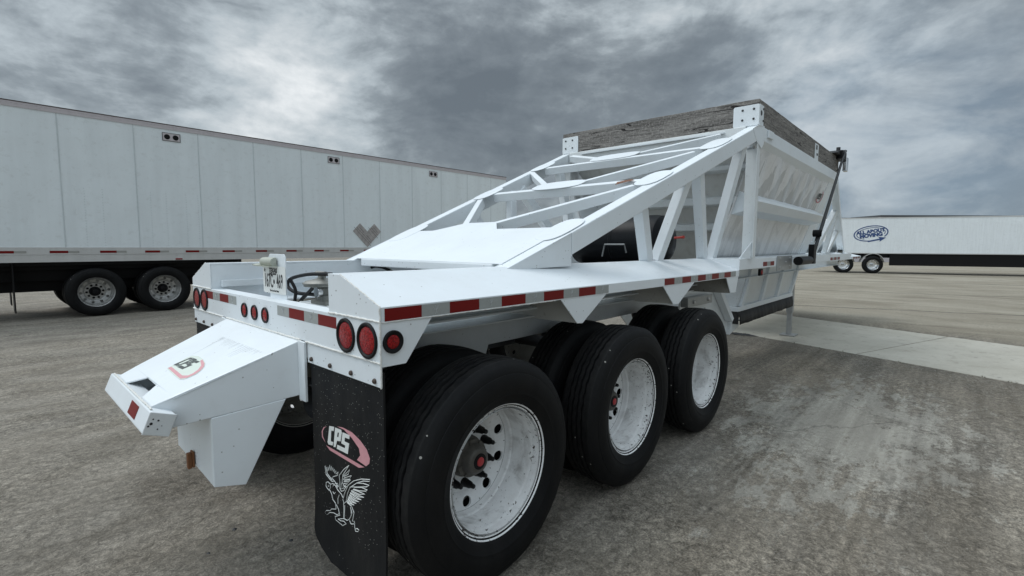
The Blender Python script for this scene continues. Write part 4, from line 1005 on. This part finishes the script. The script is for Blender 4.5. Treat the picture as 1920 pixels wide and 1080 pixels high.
for s in (0, 1):
    Y = lambda v: mir(v, s); sg = 1 if s == 0 else -1
    yo = lambda z_: -.005 + (2.70 - z_) * .3145      # sloped side sheet
    m = MB(); NX, NZ_ = 130, 30; vs = []; 
    for i in range(NX + 1):
        for j in range(NZ_ + 1):
            x_ = 4.50 + (8.88 - 4.50) * i / NX; z_ = 1.46 + (2.72 - 1.46) * j / NZ_
            dn_ = 0.0
            if 4.6 < x_ < 8.3 and (z_ > 2.17 or z_ < 1.96):
                ph = x_ * 1.75 + (z_ - 2.4) * .5 + .5 * mnoise.noise(V((x_ * .9, z_ * .7, 2.))); tri = abs(ph % 1. - .5) * 2
                dn_ = (.012 * mnoise.noise(V((x_ * 1.5, z_ * .9 + s * 7, 1.3))) + .018 * (tri - .5) * (1 if z_ > 2.17 else .25) * min(1, max(0, (2.68 - z_) * 5))) * min(1, (x_ - 4.6) * 3, (8.3 - x_) * 4)
            vs.append((x_, Y(yo(z_) + dn_), z_))
    fs = [(i * (NZ_ + 1) + j, (i + 1) * (NZ_ + 1) + j, (i + 1) * (NZ_ + 1) + j + 1, i * (NZ_ + 1) + j + 1) for i in range(NX) for j in range(NZ_)]
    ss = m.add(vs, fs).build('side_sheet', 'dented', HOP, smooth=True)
    so = ss.modifiers.new('thick', 'SOLIDIFY'); so.thickness = .005
    # top rail: box with slanted underside
    MB().prism([(4.46, Y(Y0), ZR0 + .01), (4.46, Y(Y0), ZR1), (4.46, Y(.085), ZR1), (4.46, Y(.085), 2.60), (4.46, Y(.02), 2.62)], (XF - 4.46, 0, 0)).build('top_rail', 'white', HOP, bevel=.006)
    # mid rib, rear post with web, front band, bottom gusset
    MB().prism([(4.54, Y(-.005), 2.075), (4.54, Y(yo(2.18) + .01), 2.190), (4.54, Y(yo(1.93) + .01), 1.93), (4.54, Y(.05), 1.975)], (3.72, 0, 0)).build('rib', 'white', HOP, bevel=.005)
    MB().box(4.44, 4.53, *yb(-.038, -.026, s), 1.461, 2.70).box(4.478, 4.490, *yb(-.026, .085, s), 1.461, 2.60).build('post', 'white2', HOP, bevel=.003)
    MB().prism([(4.43, Y(-.02), 1.461), (4.24, Y(.03), 1.461), (4.475, Y(-.02), 1.64)], (0, .008 * sg, 0)).build('gusset', 'white', HOP)
    MB().prism([(8.32, Y(yo(1.47) - .012), 1.47), (8.88, Y(yo(1.47) - .012), 1.47), (8.88, Y(yo(2.66) - .012), 2.66), (8.45, Y(yo(2.66) - .012), 2.66)], (0, .010 * sg, 0)).build('front_band', 'white', HOP, bevel=.003)
    MB().prism([(8.88, Y(-.035), 2.66), (8.88, Y(.38), 1.46), (8.95, Y(.38), 1.46), (8.95, Y(-.035), 2.66)], (0, .04 * sg, 0)).build('front_post', 'white', HOP, bevel=.004)
    MB().prism([(4.1575, Y(.0005), 1.347), (4.1575, Y(.31), 1.347), (4.1575, Y(.31), ZS - .002), (4.1575, Y(.0005), ZS - .002)], (.008, 0, 0)).build('sill_end', 'white', T)
    # sill rail outside, between fenders
    sr = MB().box(4.1665, 8.9, *yb(.0, .012, s), 1.345, ZS).box(4.157, 8.9, *yb(.0125, .3105, s), ZS - .010, ZS - .0005).build('sill_rail', 'white', T, bevel=.003)
    tape(sr, (4.97, Y(0), 1.362), (1, 0, 0), (0, 0, 1), .44, (0, -1 * sg, 0), n=3, marks=False)
    ep = MB().box(5.52, 6.22, *yb(-.014, -.002, s), 1.292, ZS + .012).build('rail_plate', 'gray', sr, bevel=.003)
    for (a, b) in ((5.62, 1.44), (5.9, 1.39), (5.62, 1.33), (6.1, 1.44), (6.1, 1.33)):
        MB().lathe([(0, .014), (-.008 * sg, .014), (-.010 * sg, .001)], 8, c=(a, Y(-.014), b), axis='y').build('bolt', 'rim_alu', ep, smooth=True)
    lm = MB().box(5.0, 5.10, *yb(.03, .06, s), 1.25, 1.33).build('marker_light', 'black', T, bevel=.008)
    MB().lathe([(0, .028), (-.008 * sg, .022), (-.010 * sg, .001)], 16, c=(5.05, Y(.03), 1.29), axis='y').build('lens', 'lens', lm, smooth=True)
    # lower tub
    yt = lambda z_: .385 + (1.345 - z_) * .17
    xr0, xr1, xf0, xf1 = 5.78, 5.70, 8.52, 8.36
    m = MB().prism([(xr0, Y(yt(1.345)), 1.345), (xf0, Y(yt(1.345)), 1.345), (xf1, Y(yt(.80)), .80), (xr1, Y(yt(.80)), .80)], (0, .006 * sg, 0))
    tub_ = m.build('tub_side', 'white2', HOP)
    for (a, b) in ((5.80, 5.72), (6.62, 6.60), (7.45, 7.43), (8.42, 8.30)):
        MB().prism([(a, Y(yt(1.34) - .045), 1.34), (a + .10, Y(yt(1.34) - .045), 1.34), (b + .10, Y(yt(.80) - .04), .80), (b, Y(yt(.80) - .04), .80)], (0, .043 * sg, 0)).build('rib', 'white', tub_, bevel=.004)
    lp = MB().box(5.62, 8.42, *yb(.435, .50, s), .735, .800).build('tub_lip', 'white', HOP, bevel=.006)
    m = MB(); vs = []; NX = 60
    for i in range(NX + 1):
        x_ = 5.63 + 2.80 * i / NX; w2 = .0035 * math.sin(i * .55) + .002 * math.sin(i * 1.7)
        vs += [(x_, Y(.452), .742), (x_, Y(.428 + w2), .64), (x_, Y(.425 + 1.8 * w2), .565 + .002 * math.sin(i * .7))]
    fs = [(3 * i + j, 3 * i + 3 + j, 3 * i + 4 + j, 3 * i + 1 + j) for i in range(NX) for j in (0, 1)]
    rk = m.add(vs, fs).build('rubber_skirt', 'skirt', HOP, smooth=True); so = rk.modifiers.new('thick', 'SOLIDIFY'); so.thickness = .012
    MB().prism([(5.72, Y(.46), .60), (8.35, Y(.46), .60), (8.28, Y(.70), .50), (5.78, Y(.70), .50)], (0, .0, .02)).build('gate', 'gray', HOP, bevel=.003)
# tub ends
MB().prism([(5.78, .40, 1.345), (5.78, WD - .40, 1.345), (5.70, WD - .48, .80), (5.70, .48, .80)], (.006, 0, 0)).build('tub_end', 'white2', HOP)
MB().prism([(8.50, .40, 1.345), (8.50, WD - .40, 1.345), (8.35, WD - .48, .80), (8.35, .48, .80)], (-.006, 0, 0)).build('tub_end', 'white2', HOP)
MB().box(5.60, 5.70, .44, WD - .44, .735, .80).build('tub_lip', 'white', HOP, bevel=.006)
MB().prism([(5.612, .43, .74), (5.612, WD - .43, .74), (5.58, WD - .43, .575), (5.58, .43, .575)], (.012, 0, 0)).build('rubber_skirt', 'skirt', HOP)
# end top rails
for (xa, xb) in ((4.44, 4.56), (8.86, 8.98)):
    MB().box(xa, xb, Y0 + .13, Y1 - .13, ZR0 + .02, ZR1 - .003).build('top_rail', 'white2', HOP, bevel=.005)
MB().box(4.40, 4.4395, .3, WD - .3, ZR1 - .05, ZR1 - .035).build('ledge', 'white', HOP)

# timber side boards standing on the rails, white corner brackets
ZW0, ZW1 = ZR1 + .002, 3.098
def board(x0, x1, y0, y1, mt, z1=ZW1, dz0=0., dz1=0.):
    ax_x = (x1 - x0) > (y1 - y0); m = MB(); n = 40; vs = []
    for i in range(n + 1):
        t_ = i / n; zt_ = z1 + .0035 * mnoise.noise(V((t_ * 9, x0, y0))) + .002 * mnoise.noise(V((t_ * 40, x0, y0)))
        if ax_x: xx = x0 + (x1 - x0) * t_; vs += [(xx, y0, ZW0), (xx, y1, ZW0), (xx, y1, zt_), (xx, y0, zt_)]
        else: yy = y0 + (y1 - y0) * t_; vs += [(x0, yy, ZW0), (x1, yy, ZW0), (x1, yy, zt_), (x0, yy, zt_)]
    fs = [(4 * i + j, 4 * i + (j + 1) % 4, 4 * i + 4 + (j + 1) % 4, 4 * i + 4 + j) for i in range(n) for j in range(4)] + [(0, 1, 2, 3), (4 * n + 3, 4 * n + 2, 4 * n + 1, 4 * n)]
    return m.add(vs, fs).build('side_board', mt, T, bevel=.004)
board(4.462, 4.505, Y0 + .010, Y1 - .010, 'wood_y'); bs = board(4.507, XF, Y0 + .012, Y0 + .055, 'wood_x'); board(4.507, XF, Y1 - .055, Y1 - .012, 'wood_x', ZW1); board(XF + .001, XF + .044, Y0 + .010, Y1 - .010, 'wood_y')
for s in (0, 1):
    Y = lambda v: mir(v, s); sg = 1 if s == 0 else -1
    m = MB().prism([(4.4545, a, b) for a, b in rr_(*yb(Y0 + .006, Y0 + .262, s), ZR1 - .002, 3.045, .018)], (.006, 0, 0))
    m.box(4.4605, 4.60, *yb(Y0 + .003, Y0 + .009, s), ZR1 - .002, 3.043)
    bk = m.build('corner_bracket', 'white', T, bevel=.0015)
    for (a, b) in ((.06, 3.0), (.06, 2.9), (.17, 3.0), (.17, 2.9)):
        MB().lathe([(0, .012), (-.006, .011), (-.008, .001)], 10, c=(4.4545, Y(Y0 + a), b), axis='x').build('bolt', 'dark', bk, smooth=True)
    for (a, b) in ((4.575, 3.01), (4.575, 2.89)):
        MB().lathe([(0, .012), (-.006 * sg, .011), (-.008 * sg, .001)], 10, c=(a, Y(Y0 + .003), b), axis='y').build('bolt', 'dark', bk, smooth=True)
    MB().lathe([(0, .026), (-.002 * sg, .026), (-.002 * sg, .001)], 20, c=(4.515, Y(Y0 + .003), 2.96), axis='y').build('slot', 'ink', bk).scale = (1, 1, 1)
    mbk = MB().box(7.10, 7.32, *yb(Y0 + .004, Y0 + .010, s), ZR1 - .05, 3.06).build('board_bracket', 'white', T, bevel=.002)
    MB().box(7.16, 7.22, *yb(Y0 - .0005, Y0 + .0035, s), 2.98, 3.04).box(7.20, 7.27, *yb(Y0 - .0005, Y0 + .0035, s), 2.90, 2.93).build('bracket_slot', 'ink', mbk)
    MB().box(4.74, 4.92, *yb(Y0 - .022, Y0 - .001, s), 2.745, 2.825).build('rail_box', 'white', HOP, bevel=.004)

# decal on hopper side
fh = frame((8.05, yo(2.41) - .006, 2.34) if False else (8.02, -.012 + (2.70 - 2.34) * .3145 - .004, 2.34), (1, 0, 0), V((0, -.3145, 1)).normalized())
polys([[(a * .26 + .06, b * .10 + .01) for a, b in pl] for pl in LETTERS], 'letters', 'decal_dark', HOP, fh, .001, 'small dark letters CPS')
polys([[(.20 + .20 * math.cos(rad(a)), .06 + .105 * math.sin(rad(a))) for a in range(-150, 61, 15)] + [(.20 + .18 * math.cos(rad(a)), .06 + .09 * math.sin(rad(a))) for a in range(60, -151, -15)]], 'oval', 'decal_rose', HOP, fh, .001)

# ---- tarp gear at the front right corner
arm = MB(); arm.tube([(6.84, -.12, 1.40), (7.06, -.125, 1.62), (8.651, -.13, 3.013), (8.94, -.13, 3.20)], [.024, .024, .018, .016], 10)
TA = arm.build('tarp_arm', 'dark', T, smooth=True)
MB().box(6.78, 6.93, -.155, -.085, 1.35, 1.62).build('arm_bracket', 'black', TA, bevel=.006); MB().lathe([(-.05, .05), (.05, .05)], 16, c=(7.15, -.11, 1.78), axis='y').build('arm_pivot', 'black', TA, smooth=True)
MB().lathe([(0, .001), (0, .055), (.62, .055), (.64, .04), (.64, .001)], 20, c=(6.0, -.13, 1.405), axis='x').build('tarp_motor', 'black', T, smooth=True)
MB().tube([(6.95, -.10, 1.52), (7.25, -.10, 1.80)], .012, 8).build('gas_strut', 'chrome', TA, smooth=True)
th_ = MB().box(8.72, 9.10, -.12, WD + .12, 3.05, 3.19).prism([(8.35, -.09, 3.10), (8.72, -.09, 3.19), (8.72, -.09, 3.10)], (0, 1.2, 0)).build('tarp_housing', 'black', T, bevel=.01)
MB().tube([(8.94, -.13, 3.20), (8.94, .3, 3.21), (8.94, WD + .13, 3.21)], .02, 8).build('tarp_roller', 'dark', th_, smooth=True)
MB().box(8.96, 9.12, -.15, -.09, 2.87, 3.10).build('side_guard', 'chrome', th_, bevel=.01)
MB().lathe([(0, .03), (.05, .03), (.05, .001)], 12, c=(8.75, -.05, 3.19), axis='z').build('cap', 'dark', th_, smooth=True)

# ---- tank between the trusses
tk = MB(); R_ = .255; yc0, yc1 = .56, 1.48
tk.lathe([(yc0 - .13, .001), (yc0 - .12, .09), (yc0 - .08, .18), (yc0 - .02, .245), (yc0 + .05, R_), (yc0 + .42, R_), (yc0 + .425, R_ + .004), (yc0 + .45, R_ + .004), (yc0 + .455, R_), (yc1 - .05, R_), (yc1 + .02, .245), (yc1 + .08, .18), (yc1 + .12, .09), (yc1 + .13, .001)], 40, c=(3.55, 0, 1.64))
TK = tk.build('tank', plain('tank_black', (.008, .009, .011), .4, 0, .3, 6, spec=.18), T, smooth=True)
MB().tube([(3.26, .78, 1.52), (3.22, .78, 1.60), (3.22, 1.0, 1.60), (3.24, 1.04, 1.48)], .008, 8).build('pipe', 'gray', TK, smooth=True)
rv = MB().lathe([(0, .012), (.10, .012), (.11, .02), (.16, .02), (.165, .001)], 12, c=(3.52, 0, 0), axis='x')
vr = MB().tube([(3.50, .40, 1.665), (3.50, .35, 1.668), (3.48, .30, 1.672)], [.012, .010, .015], 10).build('valve_handle', plain('red_handle', (.36, .04, .03), .5), TK, smooth=True)
MB().box(3.15, 3.95, .60, 1.45, 1.33, 1.385).build('tank_mount', 'dark', T, bevel=.005)
for xx in (2.3, 3.3, 4.2): MB().box(xx, xx + .10, .41, WD - .41, 1.22, 1.30).build('cross_member', 'white2', T, bevel=.003)

# ---- landing legs, front deck
for s in (0, 1):
    Y = lambda v: mir(v, s)
    lg_ = MB().box(8.62, 8.72, *yb(.47, .57, s), .42, 1.45).box(8.632, 8.708, *yb(.482, .558, s), .03, .42).build('landing_leg', 'gray', T, bevel=.006)
    MB().box(8.54, 8.80, *yb(.40, .64, s), .010, .030).build('foot_plate', 'gray', lg_, bevel=.004)
    fp_ = MB().prism([(10.9, Y(.31), ZS + .002), (12.5, Y(.31), ZS + .002), (12.5, Y(-.01), 1.385), (11.1, Y(-.01), 1.385)], (0, 0, -.05)).build('front_deck', 'white', T, bevel=.003)
    tape(fp_, (11.4, Y(-.0101), 1.338), (1, 0, 0), (0, 0, 1), 1.05, (0, -1 if s == 0 else 1, 0), n=6, h=.042, marks=False)
    fr_ = MB().box(8.905, 11.2, *yb(.0, .012, s), 1.335, ZS).build('sill_rail', 'white', T, bevel=.003)
    tape(fr_, (7.8 + 1.15, Y(0), 1.352), (1, 0, 0), (0, 0, 1), .9, (0, -1 if s == 0 else 1, 0), n=5, marks=False)
MB().box(8.91, 12.3, .41, WD - .41, 1.40, 1.45).build('front_floor', 'white2', T)

# ================================================================== SEMI TRAILER on the left
YS = 12.2
B = root('box_trailer', (5.6, YS + 1.3, 0), 'long grey-white riveted dry van trailer parked behind on the left', 'trailer')
XA, XB = -2.45, 13.70; ZTOP, ZBB, ZRB = 4.37, 1.505, 1.20
m = MB().box(XA, XB, YS, YS + 2.59, ZBB, ZTOP - .115)
seam = [.10 + 1.36 + 1.262 * k for k in range(-3, 11)]
BW = m.build('wall', 'semi', B)
M['seam'] = plain('seam_grey', (.62, .67, .69), .5)
for k, xs in enumerate(seam):
    if not XA + .1 < xs < XB - .1: continue
    m = MB().box(xs - .012, xs + .012, YS - .003, YS - .0002, ZBB, ZTOP - .116)
    for j in range(46): z_ = ZBB + .05 + j * .0575; m.box(xs - .006, xs + .010, YS - .010, YS - .0031, z_ - .009, z_ + .009)
    m.build('seam', 'seam', BW)
for xs in (2.01, 1.71, 2.41, 2.66, .85, .55, 3.1):
    m = MB()
    for j in range(22): z_ = ZBB + .05 + j * .0575; m.box(xs - .007, xs + .007, YS - .006, YS - .0002, z_ - .007, z_ + .007)
    m.build('rivet_row', 'seam', BW)
m = MB().box(XA - .01, XB + .01, YS - .012, YS + 2.60, ZTOP - .115, ZTOP - .012)
for k in range(230):
    xs = XA + .05 + k * .07
    if xs < XB: m.box(xs - .008, xs + .008, YS - .019, YS - .0122, ZTOP - .05, ZTOP - .034)
tr_ = m.build('top_rail', 'semi_top', B); MB().box(XA - .012, XB + .012, YS - .016, YS + 2.61, ZTOP - .0115, ZTOP + .008).build('roof_edge', plain('brown_roof_edge', (.075, .060, .058), .6), tr_)
m = MB().box(XA - .01, XB + .01, YS - .012, YS + .05, 1.355, ZBB - .001).box(XA - .01, XB + .01, YS - .006, YS + .05, ZRB, 1.354)
for k in range(64):
    xs = XA + .1 + k * .25
    if xs < XB:
        for dz in (0, .06): m.box(xs - .012, xs + .012, YS - .012, YS - .0062, ZRB + .06 + dz, ZRB + .075 + dz)
        m.box(xs + .05, xs + .07, YS - .016, YS - .0122, 1.48, 1.492)
BR = m.build('bottom_rail', 'semi_rail', B)
for k in range(-4, 15):
    xs = 1.545 + k * .80
    if xs > XB - .5 or xs < XA + .1: continue
    MB().box(xs, xs + .285, YS - .0145, YS - .0126, 1.385, 1.435).build('reflective_tape', 'tape_r', BR)['label'] = 'red reflective strip'
    MB().box(xs + .2855, xs + .46, YS - .0145, YS - .0126, 1.388, 1.432).build('reflective_tape', plain('dirty_silver_tape', (.33, .33, .31), .5) if 'dst' not in M else M['dst'], BR)
    M.setdefault('dst', D.materials['dirty_silver_tape'])
for xs in (2.2, 7.4): MB().box(xs - .07, xs + .07, YS - .02, YS - .0062, 1.215, 1.245).build('marker_light', 'lens', BR, bevel=.004)
for xs in (2.18, 6.22, 9.94, -1.9):
    vt = MB().box(xs - .17, xs + .17, YS - .010, YS - .0026, 4.00, 4.17).build('vent', 'semi_top', B, bevel=.003)
    m = MB()
    for (a0, a1, b0, b1) in ((xs - .18, xs + .18, 3.992, 4.0), (xs - .18, xs + .18, 4.17, 4.178), (xs - .18, xs - .172, 4.0, 4.17), (xs + .172, xs + .18, 4.0, 4.17)): m.box(a0, a1, YS - .012, YS - .0026, b0, b1)
    m.build('vent_edge', 'ink', vt)
    for dx in (-.085, .085): MB().lathe([(-.004, .001), (-.004, .058), (.0, .06)], 20, c=(xs + dx, YS - .010, 4.085)).build('vent_hole', 'black', vt)
def diamond(cx_, cz_, r_=.245):
    d = MB().prism([(cx_ - r_, YS - .003, cz_), (cx_, YS - .003, cz_ - r_), (cx_ + r_, YS - .003, cz_), (cx_, YS - .003, cz_ + r_)], (0, -.014, 0)).build('placard_holder', plain('placard_grey', (.40, .375, .365), .6, .1, .5, 13) if 'plc' not in M else M['plc'], B, bevel=.004)
    M.setdefault('plc', D.materials['placard_grey'])
    g_ = MB()
    for i in range(3):
        t_ = (i - 1) * .09; g_.bar((cx_ - r_ * .5 + t_, YS - .018, cz_ + r_ * .5 + t_ * 0), (cx_ + r_ * .5 + t_ * 0, YS - .018, cz_ - r_ * .5 + t_), .006, .006)
    g_.build('placard_clip', 'dark', d)
diamond(7.035, 2.015); diamond(7.535, 2.015); diamond(7.285, 1.765)
# bogie
m = MB().box(-1.3, 3.62, YS + .35, YS + 2.25, 1.02, 1.20).box(-1.2, 3.5, YS + .55, YS + .70, .78, 1.02).box(-1.2, 3.5, YS + 1.9, YS + 2.05, .78, 1.02)
m.box(3.50, 3.62, YS + .1, YS + 2.5, .95, 1.199)
m.box(-1.2, 3.45, YS + .75, YS + 1.85, .55, 1.0).box(2.75, 3.45, YS + .5, YS + 1.0, .62, .78).box(-1.3, 3.6, YS + .12, YS + .34, 1.12, 1.2)
m.build('bogie', 'black', B, bevel=.01)
for yy in (YS + .05, YS + 1.9): MB().box(-.62, -.60, yy, yy + .60, .18, 1.19).build('mudflap', 'hose', B)
MB().box(XA, XB, YS + .06, YS + 2.53, 1.21, 1.27).build('floor_frame', 'dark', B)
for (xw) in (1.90, .65):
    MB().lathe([(YS + .2, .065), (YS + 2.4, .065)], 16, c=(xw, 0, .54)).build('axle', 'dark', B)
    mats = {'wheel': 'rim_alu', 'hub': 'black', 'hub_plug': 'black', 'wheel_nut': 'black'}
    wheel(B, xw, YS + .03, .53, mats=mats, rot=.2, nuts=True); wheel(B, xw, YS + .56, .53, flip=True, nuts=False, hub=False, mats=mats)
    wheel(B, xw, YS + 2.56, .53, flip=True, nuts=False, mats=mats); wheel(B, xw, YS + 2.03, .53, nuts=False, hub=False, mats=mats)
for yy in (YS + .5, YS + 2.1): MB().box(11.0, 11.12, yy - .06, yy + .06, .03, 1.2).box(10.9, 11.22, yy - .15, yy + .15, .0, .03).build('landing_leg', 'dark', B)

# ================================================================== FAR MOVING TRAILER, right
ang = math.atan2(-.93, .35); Cx = V((34.6, 4.2, 0)); ca, sa2 = math.cos(ang), math.sin(ang)
F = root('moving_van', (Cx.x, Cx.y, 0), 'white moving trailer with a blue oval ALL ABOUT MOVING sign, far right', 'trailer')
TM = Matrix.Translation(Cx) @ Matrix.Rotation(ang, 4, 'Z')      # local x along the box, local y = away from camera side?
def FB(mb, name, mat, parent, **k):
    mb.v = [tuple(TM @ V(v)) for v in mb.v]; return mb.build(name, mat, parent, **k)
# local +x runs right in the picture; the camera side is local -y
m = MB().box(0, 14.0, 0, 2.5, 1.25, 3.30)
for k in range(1, 12): m.box(k * 1.22 - .01, k * 1.22 + .01, -.004, -.0002, 1.25, 3.30)
FB(m, 'wall', 'van', F)
FB(MB().box(-.02, 14.02, -.012, 2.51, 3.301, 3.36).box(-.02, 14.02, -.012, .06, 1.20, 1.249), 'rail', 'semi_rail', F)
FB(MB().box(-.07, -.0205, 0, .07, 1.2, 3.36).box(-.07, -.0205, 2.43, 2.5, 1.2, 3.36), 'door_post', 'semi_rail', F)
FB(MB().box(.1, 13.8, .3, 2.2, .95, 1.195).box(3.1, 13.5, .10, .16, .50, 1.19), 'chassis', 'black', F)
FB(MB().prism([(-.95, .4, 1.28), (.3, .4, 1.19), (.3, .4, 1.05), (-.2, .4, 1.08)], (0, 1.7, 0)), 'ramp', 'dark', F)
for xx in (.75, 2.25):
    w = wheel(F, 0, 0, 0, nuts=False, mats={'wheel': 'chrome', 'hub': 'chrome', 'hub_plug': 'chrome'})
    w.matrix_parent_inverse = Matrix.Identity(4)
    w.location = Vector((TM @ V((xx, -.02, R_T))).to_tuple()) - F.location; w.rotation_euler = (0, .3, ang)
    cap = MB(); c0 = TM @ V((xx, 0, R_T))
    fd_ = MB(); pts = []
    for k in range(13):
        a = rad(12 + 156 * k / 12); pts.append((xx + .60 * math.cos(a), .66 * math.sin(a)))
    for (a, b), (a2, b2) in zip(pts[:-1], pts[1:]):
        fd_.hexa([(a, -.03, R_T + b), (a2, -.03, R_T + b2), (a2, .58, R_T + b2), (a, .58, R_T + b)], [(a, -.03, R_T + b + .03), (a2, -.03, R_T + b2 + .03), (a2, .58, R_T + b2 + .03), (a, .58, R_T + b + .03)])
    FB(fd_, 'mudguard', 'semi_rail', F)
# sign: oval arrow and letters
sgf = TM @ frame((2.05, -.006, 2.83 - .42), (1, 0, 0), (0, 0, 1)); rot = Matrix.Rotation(rad(9), 4, 'Z')
def el(rx, ry, a0, a1, n=40): return [(rx * math.cos(rad(a0 + (a1 - a0) * k / n)), ry * math.sin(rad(a0 + (a1 - a0) * k / n))) for k in range(n + 1)]
SX = 1.05
outer = el(.84 * SX, .47, -40, 262) + el(.78 * SX, .415, 262, -40)
polys([outer], 'oval', 'blue', F, sgf @ rot, .002); inner_ = el(.70 * SX, .35, -25, 240) + el(.665 * SX, .32, 240, -25)
polys([inner_], 'oval', 'blue', F, sgf @ rot, .002)
polys([[(-.20, -.50), (.40, -.46), (.38, -.56), (.72, -.36), (.34, -.26), (.40, -.37), (-.2, -.42)]], 'arrow', 'blue', F, sgf @ rot, .0025)
text('ALL ABOUT', 'lettering', 'blue', F, sgf @ rot @ Matrix.Translation((0, .03, .0)), 0.27, .002, bold=.018, label='ALL ABOUT')
text('MOVING', 'lettering', 'blue', F, sgf @ rot @ Matrix.Translation((0, -.21, .0)), 0.29, .002, bold=.020, label='MOVING')

# ================================================================== FAR LOW BUILDING behind the moving trailer
G = root('warehouse', (66, 0, 0), 'long low warehouse with a stepped dark roof edge behind the moving trailer', 'building')
TG = Matrix.Translation((62, 7.3, 0)) @ Matrix.Rotation(math.atan2(-.745, .667), 4, 'Z')
def GB(mb, name, mat, parent): mb.v = [tuple(TG @ V(v)) for v in mb.v]; return mb.build(name, mat, parent)
wl = GB(MB().box(-9, 3.2, 0, 22, 0, 4.55).box(3.2005, 60, -.4, 22, 0, 4.80), 'wall', 'semi_top', G)
GB(MB().box(-9.1, 3.15, -.15, 22.1, 4.551, 4.72).box(3.151, 60.1, -.55, 22.1, 4.801, 4.99), 'roof', plain('dark_roof_edge', (.085, .09, .095), .6), G)
for k in range(4): GB(MB().box(8 + k * 11, 11.4 + k * 11, -.46, -.405, .9, 3.9), 'dock_door', 'semi_rail', wl)
